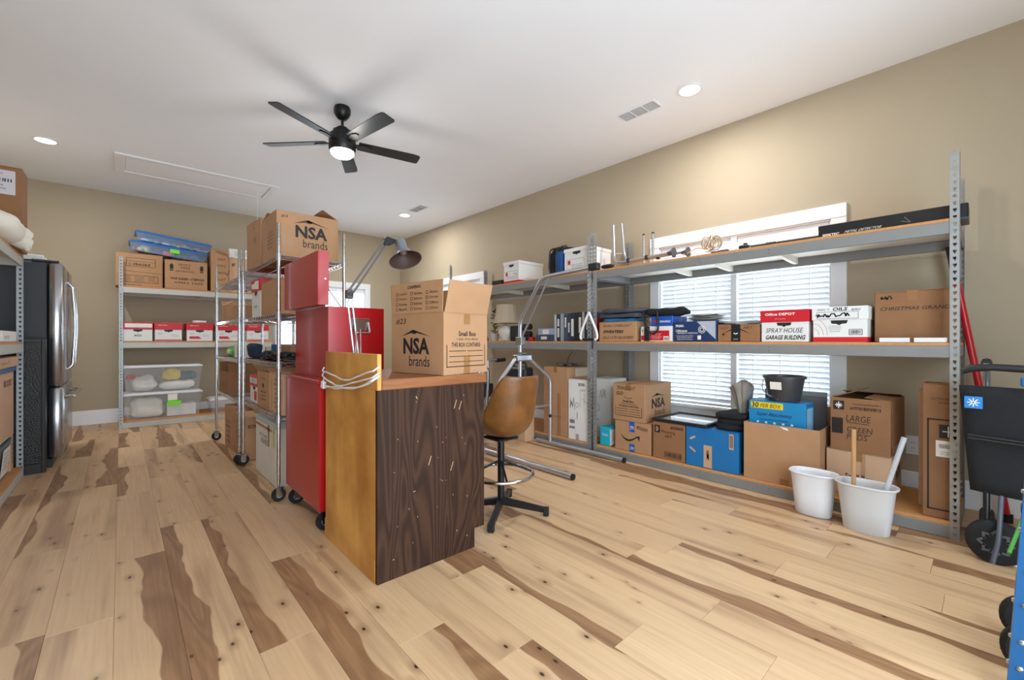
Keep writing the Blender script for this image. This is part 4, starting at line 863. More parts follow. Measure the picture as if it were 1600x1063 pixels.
bankers('white file box with scribbled lid and red bottom band, right middle shelf', 3.43, .515, Z1, 3.80, .81, 1.315, 'W', white_m, band=.032, prints=[('W', 'lid', [('t', 'OILS', .52, .93, .26, .1, .03, .15), ('t', 'etc', .8, .91, .16, .06, 0, .2), ('t', 'misc +', .22, .93, .22, .06, 0, .2), ('f', .1, .66, .84, .86, .002)] + scribble(.38, .76, .6, .12, 30, 3, .008), ink_m), ('W', 'body', [('l', [(.02 + .1 * k * math.cos(a * .16), .2 + .18 * k * math.sin(a * .16)) for a in range(0, 11)], .002) for k in (1, 1.8, 2.6)], M('orange_ink', (190, 120, 70), .6)), ('W', 'body', [('f', .68, .2, .92, .36, .003)] + barcode(.8, .28, .18, .1, 5), ink_m), ('W', 'body', fineprint(.42, .38, .26, .2, 4, 5), greyink_m)])
carton('wide brown carton marked CHRISTMAS at the end of the middle shelf', 3.52, .145, Z1, 3.92, .497, 1.398, 0, card2_m, 'closed', True, [('W', [('t', 'CHRISTMAS GRANDS', .54, .66, .92, .07, 0, .2)], ink_m), ('W', scribble(.16, .88, .16, .08, 20, 3, .005), ink_m, 'scribble'), ('W', [('r', .4, .0, .56, .36), ('r', .42, .86, .58, 1)], M('tape_worn', (138, 98, 64), .35), 'tape', .0008)])
for i, (a, b) in enumerate(((.32, .465), (.165, .31))):
    t = thing('paper_tray', ('white folded cardboard strip left of another before the wide brown carton', 'white folded cardboard strip nearest the end post, before the wide brown carton')[i], 'tray', (3.455, (a + b) / 2, Z1), 0, 'white cardboard strips'); h = (b - a) / 2 - .004
    B(-.035, -h, 0, .035, h, .004, b=.001).build('base', whiteplast_m, t); B(-.035, -h, .004, -.032, h, .026, b=.001).build('front_edge', whiteplast_m, t); B(-.03, h - .022, .004, .03, h - .018, .022, b=.001).build('end_fold', whiteplast_m, t)

# ------------------------------------------------------------------ long right rack: top shelf
def walker():
    t = thing('folded_walker', 'folded aluminium walking frame lying on the top right shelf', 'walker', (3.60, 2.15, Z2), 0); X0, Y0 = 3.60, 2.15
    def q(x, y, z): return (x - X0, y - Y0, z - Z2)
    MB().tube(bend([q(3.60, 2.50, 2.225), q(3.53, 2.44, 1.88), q(3.47, 2.35, 1.825), q(3.45, 1.83, 1.835)], .05), .0125, 10).build('leg', alu_m, t, 50)
    MB().tube(bend([q(3.60, 2.405, 2.225), q(3.58, 2.36, 1.90), q(3.53, 2.28, 1.83), q(3.52, 1.74, 1.84)], .05), .0125, 10).build('leg', alu_m, t, 50)
    MB().tube([q(3.54, 2.455, 1.93), q(3.59, 2.37, 1.93)], .009, 8).build('cross_bar', alu_m, t, 40)
    for (x, y, h) in ((3.82, 2.30, 2.13), (3.82, 2.20, 2.13)):
        o = MB().tube([q(x, y, 1.795), q(x, y, h)], .0115, 10).build('adjusting_tube', alu_m, t, 40)
        MB().tube([q(x, y, h), q(x, y, h + .012)], .0125, 10).build('end_plug', rubber_m, o, 40)
        for k in range(8): MB().tube([q(x - .012, y + .002, 1.86 + k * .032), q(x - .0105, y + .002, 1.86 + k * .032)], .004, 8).build('pin_hole', ink_m, o)
    MB().tube([q(3.82, 2.30, 1.80), q(3.60, 2.28, 1.80)], .011, 8).build('cross_bar', alu_m, t, 40); MB().tube([q(3.82, 2.20, 1.795), q(3.66, 2.18, 1.795)], .011, 8).build('cross_bar', alu_m, t, 40)
    for (x, y) in ((3.45, 1.80), (3.52, 1.71)):
        MB().lathe([(.014, .05), (.018, .035), (.026, .01), (.042, 0), (.042, -.01), (.008, -.01)], 18, T3(q(x, y, 1.836)) @ RX(-90)).build('rubber_foot', M('foot_grey', (86, 86, 92), .7), t, 40)
    for (x, y) in ((3.46, 2.24), (3.455, 2.05), (3.525, 1.98)): MB().cbox(-.018, -.012, -.018, .018, .012, .018, .004, T3(q(x, y, 1.832))).build('leg_clip', black_m, t)
    MB().blob(.025, .07, .02, .7, .6, .0, mx=T3(q(3.46, 2.47, 1.785)), nu=16, nv=8).build('hand_grip', black_m, t, 60)
walker()
t = thing('tubing_coil', 'loose coil of clear shiny tubing on the top right shelf', 'tubing', (3.50, 1.515, Z2 + .03)); rq = random.Random(9)
for k in range(11):
    rad = rq.uniform(.035, .055); ay, az, ax = rq.uniform(-40, 40), rq.uniform(0, 180), rq.uniform(50, 130)
    MB().tube([(rad * math.cos(i * .4488), rad * 1.2 * math.sin(i * .4488), 0) for i in range(14)], .0045, 6, True, mx=T3((rq.uniform(-.02, .02), rq.uniform(-.05, .03), .062)) @ RZ(az) @ RX(ax) @ RY(ay)).build('loop', M('clear_amber', (214, 196, 170), .12, .3, alpha=.8), t, 60)
MB().tube(bend([(0, .02, .02), (.0, .1, .05), (-.01, .17, .015), (.0, .22, .012)], .04), .005, 6).build('tail', M('clear_amber', (214, 196, 170), .12, .3, alpha=.8), t, 60)
t = thing('hose_coupling', 'small black coupling with rods on the top shelf, right of the tubing coil', 'coupling', (3.53, 1.2, Z2)); B(-.03, .03, .0, .03, .1, .045, b=.006).build('block', black_m, t); MB().tube([(0, .06, .045), (0, .06, .06)], .016, 10).build('knob', black_m, t); MB().tube([(0, .03, .02), (.02, -.24, .018)], .009, 8).build('rod', alu_m, t)
o = MB().tube([(0, 0, .012), (.01, -.42, .012)], .011, 8).tube([(0, -.1, .012), (0, -.16, .012)], .015, 8).build('black_pole', blackmet_m, None, 40); o.location = (3.47, 1.20, Z2 + .002); tag(o, 'thin black pole along the front of the top shelf', 'pole')
o = MB().blob(.03, .07, .012, .6, .6, .01, 20, 3, 20, 8).build('cable_bundle', black_m, None, 60); o.location = (3.49, 1.43, Z2); tag(o, 'small dark cable bundle on the top shelf edge by the tubing coil', 'cable')
closed_box('detector_box', 'long black box lettered METAL DETECTOR on the top right shelf', 'box', 3.50, .09, Z2, 3.70, .79, 1.868, M('glossy_black_card', (20, 20, 23), .35), prints=[('W', [('t', 'METAL DETECTOR', .34, .3, .26, .16, 0, .1), ('t', 'SEEKTEC', .1, .24, .13, .2, .04)], pale_m), ('W', [('l', [(.6, .45), (.66, .3), (.62, .7)], .004)], greyink_m, 'emblem'), ('W', [('r', .0, .0, 1, .13)], M('slate_edge', (54, 66, 84), .3), 'print_strip', .0008)])
o = MB().tube([(0, 0, 0), (.015, -.16, -1.25)], .016, 10)
t = thing('long_handled_tool', 'red tube with a black grip leaning behind the end post', 'tool', (3.97, .187, 0)); MB().tube([(.0, .0, 1.70), (.0, -.034, 1.47)], .02, 12).build('grip', black_m, t, 40); MB().tube([(.0, -.034, 1.47), (.0, -.247, .02)], .018, 12).build('shaft', M('red_tube', (190, 24, 36), .3), t, 40); MB().tube([(0, -.247, .05), (0, -.247, .0)], .024, 12).build('foot', rubber_m, t, 40)

# ------------------------------------------------------------------ farther right rack
carton('large tan carton below the middle shelf behind the stool', 3.43, 2.945, Z0, 3.84, 3.285, .815, 0, card_m, 'closed', True, [('W', scribble(.55, .28, .4, .03, 12, 2, .003), pen_m), ('W', [('r', .58, .0, .72, .62)], M('scuff', (158, 114, 76), .5), 'scuff', .0006), ('S', [('r', .3, .86, .9, .98)], M('clear_tape', (208, 192, 168), .25), 'tape', .0008)])
t = thing('cable_tray', 'flat tangle of dark cables on the large tan carton', 'cables', (3.64, 3.12, .817)); 
for k in range(5):
    rr = random.Random(k); pts = [(rr.uniform(-.12, .12), -.14 + .28 * i / 9, .014 + .008 * rr.random()) for i in range(10)]; MB().tube(bend(pts, .02, 3), .007, 6).build('cable', black_m if k % 2 else M('grey_cable', (120, 120, 126), .5), t, 60)
MB().tube(bend([(.1, .1, .02), (.16, .12, .1), (.2, .1, .15)], .03), .003, 5).build('lead', black_m, t)
carton('white flat-pack carton standing against the rack post', 3.425, 2.672, Z0, 3.475, 2.93, .70, 0, white_m, 'closed', False, [('W', barcode(.2, .3, .24, .06, 3) + barcode(.2, .2, .28, .04, 4), ink_m, 'barcode_print'), ('W', [('t', '18.5', .74, .83, .2, .03), ('t', 'HEAVY', .46, .4, .05, .12)] + barcode(.66, .92, .3, .05, 8) + scribble(.22, .6, .25, .2, 10, 2, .004) + [('l', [(.45 + .09 * math.cos(i * .524), .58 + .035 * math.sin(i * .524)) for i in range(13)], .003), ('l', [(.6, .56), (.6, .84)], .002), ('l', [(.7, .7), (.95, .62)], .003), ('l', [(.8, .78), (.8, .6)], .003)], ink_m), ('W', [('r', .38, .0, .54, .1)], M('grey_tape', (160, 160, 160), .3), 'tape', .0008)])
def knee_scooter():
    t = thing('knee_scooter', 'black knee scooter with blue wheels half hidden behind the stool', 'scooter', (2.93, 3.85, 0)); bl = M('blue_frame', (34, 60, 110), .35, .3)
    for (x, y) in ((-.14, -.22), (-.14, .3), (.16, -.22), (.16, .3)):
        o = MB().lathe([(.05, -.016), (.085, -.018), (.095, -.01), (.095, .01), (.085, .018), (.05, .016)], 28, T3((x, y, .095)) @ RY(90)).build('wheel', rubber_m, t, 40)
        sp = MB()
        for k in range(5): sp.cbox(-.006, -.012, 0, .006, .012, .075, .002, T3((x, y, .095)) @ RX(72 * k))
        sp.build('spokes', M('spoke_grey', (90, 92, 98), .5), o)
    MB().tube([(-.14, -.22, .095), (.16, -.22, .095)], .01, 8).build('axle', alu_m, t); MB().tube([(-.14, .3, .095), (.16, .3, .095)], .01, 8).build('axle', alu_m, t)
    MB().tube(bend([(.01, .3, .1), (.01, .2, .25), (.01, -.1, .27), (.01, -.22, .14)], .06), .02, 10).build('frame', bl, t, 50)
    MB().tube([(.01, .08, .26), (.01, .08, .56)], .017, 10).build('seat_post', bl, t, 40)
    MB().blob(.08, .19, .045, .6, .5, 0, mx=T3((.01, .05, .55))).build('knee_pad', M('navy_pad', (32, 44, 70), .7), t, 60)
    MB().tube(bend([(.01, -.16, .26), (.01, -.2, .6), (.01, -.2, .88)], .05), .015, 10).build('steering_column', alu_m, t, 40)
    MB().tube([(-.24, -.22, .87), (.24, -.18, .885)], .013, 10).build('handlebar', alu_m, t, 40)
    for s in (-1, 1): MB().tube([(s * .14, -.2 - .01 * -s, .875), (s * .27, -.2 + .022 * s, .88)], .021, 10).build('grip', black_m, t, 40)
    MB().tube(bend([(-.12, -.2, .9), (-.16, -.26, .93), (-.24, -.27, .89)], .02), .006, 6).build('brake_lever', black_m, t, 40)
    MB().tube(bend([(-.12, -.21, .9), (-.05, -.3, .8), (.01, -.22, .5), (.01, -.16, .3)], .06), .004, 6).build('brake_cable', black_m, t, 60)
    MB().cbox(.12, .0, .45, .26, .2, .6, .01).build('basket', black_m, t)
knee_scooter()
t = thing('power_tool_case', 'black case with a pistol-shaped handle behind the stool back', 'case', (3.29, 3.52, .03)); B(-.07, -.16, .60, .07, .16, .80, b=.02).build('body', black_m, t); MB().tube(bend([(0, -.1, .79), (0, -.1, .85), (0, .1, .85), (0, .1, .79)], .03), .014, 8).build('handle', black_m, t, 50)
t.location.z = 0.002
carton('plain tan carton standing under the black case behind the stool', 3.22, 3.36, 0, 3.36, 3.68, .60, 0, card3_m, 'closed', False)
closed_box('tan_crate', 'pale tan low carton beside the knee scooter wheels', 'box', 2.72, 4.36, 0, 3.0, 4.66, .42, card3_m)
soft('yellow_bag', 'lime yellow bag glimpsed behind the workbench end', 'bag', (2.84, 4.5, .422), (.14, .14, .10), M('lime', (190, 204, 60), .6), 0, (.6, .6), .02, 9, 2)

t = thing('table_lamp', 'small table lamp with beige bell shade and white shell base', 'lamp', (3.60, 4.10, Z1))
MB().lathe([(.055, 0), (.055, .015), (.06, .03), (.09, .08), (.1, .12), (.085, .16), (.05, .19), (.03, .2)], 28).build('shell_base', M('white_shell', (224, 216, 204), .6, bump=1., bscale=40, var=.1, scale=30), t, 50)
MB().tube([(0, 0, .2), (0, 0, .46)], .007, 8).build('stem', M('brass', (150, 120, 70), .35, .9), t)
MB().lathe([(.175, .225), (.165, .24), (.145, .3), (.13, .36), (.122, .455), (.119, .455), (.127, .36), (.142, .3), (.172, .228)], 12).build('shade', M('beige_shade', (206, 188, 164), .85, translucent=.2), t, 20)
MB().lathe([(.008, .455), (.01, .465), (.004, .475)], 10).build('finial', M('brass', (150, 120, 70), .35, .9), t)
for k in range(5): a = k * 1.256; MB().blob(.022, .022, .012, 1, 1, 0, mx=T3((.075 * math.cos(a), .075 * math.sin(a), 0)), nu=12, nv=6).build('shell_foot', M('white_shell', (224, 216, 204), .6), t, 60)
t = thing('potted_plant', 'small green plant behind the table lamp', 'plant', (3.75, 4.5, Z1)); MB().lathe([(.04, 0), (.055, .1), (.05, .1), (.036, .01)], 20).build('pot', white_m, t, 40)
MB().tube([(0, 0, .05), (.0, 0, .2)], .006, 6).build('stem', M('stem_green', (70, 90, 40), .7), t)
lf = MB().add([(0, 0, 0), (.03, .02, .02), (.08, 0, .01), (.03, -.02, .02)], [(0, 3, 2, 1)]).mesh('leaf'); lf.materials.append(M('leaf_green', (96, 134, 56), .6))
rr = random.Random(3)
for k in range(22): inst('leaf', lf, None, t, (0, 0, .1 + k * .014), (rr.uniform(-.6, .6), rr.uniform(-.8, .1), k * 2.4))
t = thing('glass_bottle', 'tiny clear bottle with a dark base left of the table lamp', 'bottle', (3.46, 4.34, Z1)); MB().lathe([(.04, 0), (.042, .03), (.02, .07), (.012, .1), (.012, .28), (.018, .285)], 20).build('body', M('smoky_glass', (120, 128, 140), .1, alpha=.6), t, 40); MB().lathe([(.036, .003), (.038, .028), (.01, .03)], 16).build('filling', navyfab_m, t, 40)
t = thing('camcorder_set', 'stack of black video cameras and lenses beside the table lamp', 'camera', (3.62, 3.78, Z1))
B(-.06, .03, 0, .06, .2, .185, b=.01).build('camera_body', black_m, t)
for z in (.16, .075, .03): MB().lathe([(.03, -.1), (.034, -.09), (.034, .06), (.026, .065)], 20, T3((-.02, -.06, z + .01)) @ RX(90)).build('lens', black_m, t, 40)
B(-.05, -.18, 0, .0, -.1, .05, b=.004).build('red_tin', red_m, t); B(-.05, -.02, 0, 0, .03, .12, b=.004).build('grip', M('tan_strap', (150, 110, 70), .7), t)
slate = M('slate_blue', (70, 92, 120), .6)
closed_box('media_case', 'dark slate case under the pale grey case, left of the binders', 'box', 3.50, 3.20, Z1, 3.70, 3.475, 1.155, M('dark_slate', (54, 68, 90), .6), prints=[('W', [('r', .3, .3, .62, .75)], pale_m, 'label'), ('W', fineprint(.46, .52, .25, .3, 2, 2), ink_m, 'label_print', .002)])
closed_box('media_case', 'pale grey-blue case lying on the dark slate case', 'box', 3.51, 3.205, 1.157, 3.69, 3.45, 1.228, M('pale_slate', (148, 164, 184), .6), prints=[('W', [('r', .3, .15, .68, .8)], pale_m, 'label'), ('W', fineprint(.5, .5, .3, .4, 3, 3), greyink_m, 'label_print', .002)])
bcol = [(172, 182, 192), (32, 42, 54), (150, 160, 168), (60, 78, 96), (44, 58, 76), (36, 46, 62), (26, 26, 30), (40, 40, 42), (190, 190, 178), (30, 38, 50), (34, 52, 96), (140, 26, 44)]
bl = ['pale grey binder leftmost in the binder row', 'black binder with two white labels, second from the left', 'light grey binder between two dark binders', 'slate blue binder with a long white label', 'dark slate binder with a short label low on its spine', 'navy binder with the longest white label', 'plain black binder without a label', 'charcoal binder with a crumpled pale label', 'thin cream binder right of the charcoal binder', 'black binder partly behind the trapeze handle', 'blue binder behind the trapeze handle', 'dark red binder behind the trapeze handle']
y = 3.195
for k, (wd, h) in enumerate(((.034, .29), (.052, .292), (.048, .292), (.052, .296), (.038, .294), (.056, .298), (.046, .298), (.05, .3), (.03, .298), (.06, .3), (.04, .296), (.045, .24))):
    t = thing('binder', bl[k], 'binder', (3.50, y, Z1), 0, 'ring binders on the right middle shelf'); mm = M('binder_%d' % k, bcol[k], .45)
    MB().cbox(0, -wd + .002, 0, .006, -.002, h, .001).build('spine', mm, t); MB().box(.006, -wd + .002, 0, .27, -wd + .005, h).box(.006, -.005, 0, .27, -.002, h).build('cover', mm, t); MB().box(.01, -wd + .006, .012, .25, -.006, h - .012).build('pages', pale_m, t)
    lab = {1: [(.25, .55, .75, .82), (.25, .15, .75, .48)], 3: [(.3, .5, .7, .85)], 4: [(.25, .32, .75, .66)], 5: [(.2, .18, .8, .78)], 7: [(.15, .3, .8, .82)], 9: [(.4, .4, .7, .7)], 10: [(.3, .1, .8, .5)]}.get(k, [])
    for a in lab: printed(t, (Vector((0, -.002, 0)), Vector((0, -1, 0)), Vector((0, 0, 1)), wd - .004, h), [('r', *a)], pale_m, 'label', .0008); printed(t, (Vector((0, -.002, 0)), Vector((0, -1, 0)), Vector((0, 0, 1)), wd - .004, h), [('l', [((a[0] + a[2]) / 2 + .08 * math.sin(i * 2.1), a[1] + .04 + (a[3] - a[1] - .08) * i / 9) for i in range(10)], .003)], greyink_m, 'label_print', .0014)
    y -= wd + .001
bankers('white file box with a red base band on the top shelf, farthest', 3.45, 3.70, Z2, 3.86, 3.985, 2.035, 'W', white_m, band=.03, prints=[('W', 'body', [('f', .1, .2, .9, .56, .002), ('t', 'BOX', .74, .42, .2, .06)] + fineprint(.5, .28, .6, .1, 2, 3) + [('l', [(.84 + .05 * math.cos(i * .524), .34 + .06 * math.sin(i * .524)) for i in range(13)], .003)], ink_m), ('W', 'body', [('r', .14, .34, .26, .52)], red_m)], lid_h=.035)
bankers('white file box with red emblem on the top shelf beside the backpack', 3.45, 2.675, Z2, 3.82, 3.015, 2.045, 'W', white_m, prints=[('W', 'body', [('f', .1, .16, .8, .58, .002)] + fineprint(.5, .3, .5, .2, 3, 6), ink_m), ('W', 'body', [('r', .14, .38, .25, .54)], red_m), ('S', 'body', barcode(.2, .3, .2, .25, 6), greyink_m)], lid_h=.035)
t = thing('backpack', 'black and blue backpack on the top shelf between the white boxes', 'backpack', (3.64, 3.15, Z2), 0)
MB().blob(.15, .115, .168, .45, .55, .012, 9, 3, 40, 24).build('body', fabric_m, t, 70)
MB().blob(.03, .06, .12, .5, .5, .006, 9, 4, 24, 14, T3((-.145, -.045, .03))).build('pocket', M('blue_fabric', (26, 78, 140), .8, var=.2), t, 70)
MB().blob(.03, .035, .13, .5, .5, .012, 12, 6, 24, 14, T3((-.14, .06, .01))).build('side_roll', fabric_m, t, 70)
for s in (-.02, .08): MB().tube(bend([(-.10, s, .33), (-.17, s, .3), (-.185, s, .1), (-.15, s, .02)], .04), .008, 6).build('strap', black_m, t, 60)
MB().tube(bend([(-.02, -.03, .33), (-.02, -.03, .36), (-.02, .05, .36), (-.02, .05, .33)], .02), .006, 6).build('handle', black_m, t, 60)
closed_box('black_case', 'small black case at the far end of the top right shelf', 'box', 3.45, 4.02, Z2, 3.6, 4.2, Z2 + .06, black_m)

# ------------------------------------------------------------------ back wall rack
rr = random.Random(5)
carton('brown carton printed FRAGILE at the left end of the back rack top', -.05, 7.246, Z2, .405, 7.58, 2.195, 0, card_m, 'closed', True, [('S', [('f', .22, .60, .84, .86, .004), ('t', 'FRAGILE', .55, .67, .36, .07, .02), ('l', [(.22, .76), (.84, .76)], .003), ('f', .27, .64, .33, .7, .003), ('l', [(.14, .46), (1, .42)], .003), ('f', .12, .12, .9, .34, .004)] + fineprint(.24, .23, .16, .18, 4, 2) + fineprint(.5, .23, .22, .18, 5, 3) + fineprint(.76, .24, .2, .16, 5, 4) + fineprint(.35, .05, .5, .06, 1, 8), ink_m)])
carton('tan carton with two up arrows and handwriting on the back rack top', .425, 7.21, Z2, .88, 7.56, 2.155, 0, card_m, 'closed', True, [('S', [('p', [(u - .04, .68), (u + .04, .68), (u + .04, .82), (u, .88), (u - .04, .82)]) for u in (.15, .86)] + [('r', u - .04, .62, u + .04, .66) for u in (.15, .86)], ink_m, 'arrow_mark'), ('S', [('t', 'FRONT', .46, .85, .28, .07, 0, .2), ('t', 'TREE', .47, .74, .24, .07, 0, .2), ('t', 'DECORATION', .46, .62, .42, .06, 0, .2), ('t', 'WINE GLASSES + STEMWARE', .52, .36, .8, .08, .02, .15), ('t', 'XMAS TREE', .55, .22, .7, .07, 0, .2)], pen_m)])
def lidded_bin(label, loc, dims, rot, lid_m, body_m, group):
    t = thing('storage_bin', label, 'storage bin', loc, 0, group, rot); w, d, h = dims
    q = MB(); k = .9; n = 4
    def ring(f, z, i=0.): return [(-w / 2 * f + i, -d / 2 * f + i, z), (w / 2 * f - i, -d / 2 * f + i, z), (w / 2 * f - i, d / 2 * f - i, z), (-w / 2 * f + i, d / 2 * f - i, z)]
    vs = ring(k, 0) + ring(.985, h - .03) + ring(.985, h - .03, .004) + ring(k, .004, .004)
    fs = [(3, 2, 1, 0)]
    for r0 in (0, 4, 8): fs += [(r0 + j, r0 + (j + 1) % 4, r0 + 4 + (j + 1) % 4, r0 + 4 + j) for j in range(4)]
    fs.append((12, 13, 14, 15)); q.add(vs, fs).build('body', body_m, t)
    MB().cbox(-w / 2, -d / 2, h - .03, w / 2, d / 2, h - .012, .004).cbox(-w / 2 + .02, -d / 2 + .02, h - .012, w / 2 - .02, d / 2 - .02, h, .004).build('lid', lid_m, t)
    return t
tubc = M('bin_blue_clear', (170, 196, 224), .25, alpha=.16)
r1, r2 = R(6.0), R(6.0)
lidded_bin('lower blue-lidded clear bin tilted across the back rack cartons', (.475, 7.47, 2.205), (.83, .40, .13), (0, r1, 0), bluelid_m, tubc, 'blue-lidded clear bins')
lidded_bin('upper blue-lidded clear bin stacked tilted on the lower one', (.53, 7.49, 2.346), (.82, .38, .125), (0, r2, 0), bluelid_m, tubc, 'blue-lidded clear bins')
def confetti(label, loc, rot, w, d, h, cols, seed, name='craft_supplies', n=34):
    t = thing(name, label, 'craft supplies', loc, 0, None, rot); rr = random.Random(seed)
    for k in range(n):
        m = M('craft_%d_%d_%d' % cols[k % len(cols)], cols[k % len(cols)], .5); x, y = rr.uniform(-w / 2, w / 2) * .9, rr.uniform(-d / 2, d / 2) * .85
        MB().blob(rr.uniform(.02, .06), rr.uniform(.02, .06), rr.uniform(.01, h / 2), .7, .7, .008, 20, k, 12, 8, T3((x, y, 0))).build('piece', m, t, 60)
    return t
def inb(o, rot, dz): return (o[0] + math.sin(rot) * dz, o[1], o[2] + math.cos(rot) * dz)
confetti('bright ribbons and bows packed in the lower tilted bin', inb((.475, 7.47, 2.205), r1, .007), (0, r1, 0), .68, .32, .1, [(208, 60, 92), (226, 200, 120), (60, 96, 150), (90, 140, 150), (190, 50, 70), (200, 210, 220)], 4)
confetti('folded gift wrap packed in the upper tilted bin', inb((.53, 7.49, 2.346), r2, .007), (0, r2, 0), .70, .30, .08, [(196, 90, 110), (190, 200, 226), (90, 160, 160), (200, 200, 220), (206, 216, 236)], 6, 'gift_wrap')
printed(bpy.data.objects['storage_bin'], (Vector((.0, -.20, .05)), Vector((1, 0, 0)), Vector((0, 0, 1)), .1, .05), [('r', 0, 0, 1, 1)], M('neon_green', (120, 226, 40), .5), 'label', .004)
carton('tall tan carton with a handle cut-out and handwritten list, back rack top', .92, 7.21, Z2, 1.13, 7.55, 2.35, 0, card_m, 'closed', False, [('S', [('p', [(.2, .94), (.36, .99), (.98, .93), (.98, .75), (.9, .86), (.3, .93)])], card2_m, 'torn_flap'), ('S', [('t', 'KEEP', .6, .78, .42, .05, 0, .2), ('t', 'TOYS', .58, .62, .44, .06, 0, .2), ('t', 'SANTA', .6, .45, .5, .06, 0, .2), ('t', 'SUIT', .58, .29, .46, .06, 0, .2), ('l', [(.86, .45), (.92, .4), (1, .52)], .006)], pen_m)])
carton('rosy tan carton with a white shipping label, back rack top', 1.14, 7.25, Z2, 1.58, 7.6, 2.27, 0, card3_m, 'closed', True, [('S', [('t', '#7', .12, .8, .1, .1, .03), ('f', .02, .08, .2, .2, .004)], ink_m), ('S', [('r', .25, .04, .5, .12)], navyfab_m, 'tape', .001)])
t = thing('shipping_label_box', 'flat white box with a blue end on the rosy tan carton', 'box', (1.34, 7.42, 2.272)); B(-.2, -.16, 0, .2, .16, .13, b=.004).build('body', white_m, t); B(.16, -.162, .03, .202, .162, .131, b=.002).build('blue_tape', M('tape_navy', (36, 60, 110), .4), t); printed(t, face_frame('S', (.4, .32, .13)), fineprint(.4, .5, .5, .5, 4, 3), ink_m)
rx = [(.012, .306), (.318, .608), (.649, .947), (.984, 1.275), (1.345, 1.635)]
rl = ['red-lidded file box with a white label strip, leftmost on the back rack', 'red-lidded file box second from the left on the back rack', 'red-lidded file box with crumpled paper on its lid', 'red-lidded file box fourth from the left, behind the wire rack', 'red-lidded file box at the right end of the back rack']
for k, (a, b) in enumerate(rx):
    pr = [('S', 'body', [('p', [(.1, .12), (.56, .12), (.46, .26), (.1, .26)])] if k in (2, 3) else [('r', .02, .02, .98, .08)], red_m), ('S', 'body', fineprint(.74, .3, .3, .12, 2, k + 2) + [('l', [(.12, .4), (.2, .36), (.28, .42), (.2, .46), (.12, .4)], .003)], greyink_m)]
    if k == 0: pr = [('S', 'lid', [('r', .08, .72, .97, .93)], pale_m), ('S', 'body', scribble(.5, .3, .24, .14, 14, 2, .004), ink_m)]
    else: pr.append(('S', 'lid', [('t', 'Office Depot', .3, .86, .34, .05, .02)], pale_m))
    bankers(rl[k], a, 7.215, Z1, b, 7.56, 1.325, 'S', red_m, prints=pr, group='red-lidded file boxes on the back rack', lid_h=.09)
soft('tissue_paper', 'crumpled white paper on the third red-lidded file box', 'paper', (.80, 7.3, 1.327), (.07, .05, .02), white_m, 0, (.7, .7), .02, 20, 3)
for k, (z0, z1, lab) in enumerate(((Z0, .425, 'lower clear storage bin with a white rim under the back rack shelf'), (.43, .775, 'upper clear storage bin with a white lid, full of white toys'))):
    lidded_bin(lab, (.42, 7.42, z0), (.82, .40, z1 - z0), (0, 0, 0), whiteplast_m, clear_m, 'stacked clear storage bins')
ob = [o for o in bpy.data.objects if o.name.startswith('storage_bin')]
printed(ob[-2], (Vector((.02, -.195, .15)), Vector((1, 0, 0)), Vector((0, 0, 1)), .16, .075), [('p', [(0, .1), (.9, 0), (1, .8), (.1, 1)])], M('neon_green', (120, 226, 40), .5), 'label', .003)
printed(ob[-2], (Vector((.035, -.195, .225)), Vector((1, 0, 0)), Vector((0, 0, 1)), .1, .08), [('r', 0, 0, 1, 1)], pale_m, 'label', .003)
plush = M('white_plush', (236, 234, 226), .9, bump=.8, bscale=60); 
soft('plush_toy', 'fluffy white plush toy at the left in the upper clear bin', 'toy', (.22, 7.42, .437), (.13, .12, .10), plush, 0, (.8, .8), .03, 16, 2)
soft('plush_toy', 'flat white plush toy lying at the right in the upper clear bin', 'toy', (.56, 7.40, .437), (.19, .12, .06), plush, 0, (.7, .7), .02, 12, 3)
soft('toy_duck', 'yellow plush toy resting on top in the upper clear bin', 'toy', (.50, 7.36, .57), (.10, .08, .075), M('plush_yellow', (232, 208, 84), .8), 0, (.8, .8), .02, 14, 4)
soft('red_tinsel', 'red decoration at the far left in the upper clear bin', 'decoration', (.085, 7.32, .60), (.045, .05, .03), red_m, 0, (.8, .8), .02, 20, 5)
soft('teal_cloth', 'dark teal cloth at the right rear of the upper clear bin', 'cloth', (.68, 7.47, .57), (.10, .07, .05), M('teal_cloth', (70, 104, 116), .8), 0, (.6, .6), .02, 12, 6)
soft('fleece_roll', 'white fleece bundle in the lower clear bin', 'fleece', (.25, 7.42, .095), (.16, .14, .13), plush, 0, (.5, .4), .02, 14, 7)
closed_box('white_tray', 'white box standing in the right half of the lower clear bin', 'box', .45, 7.28, .095, .76, 7.56, .25, white_m)
lidded_bin('low clear bin with white papers at the right on the back rack bottom', (1.22, 7.42, Z0), (.62, .36, .2), (0, 0, 0), whiteplast_m, clear_m, 'stacked clear storage bins')

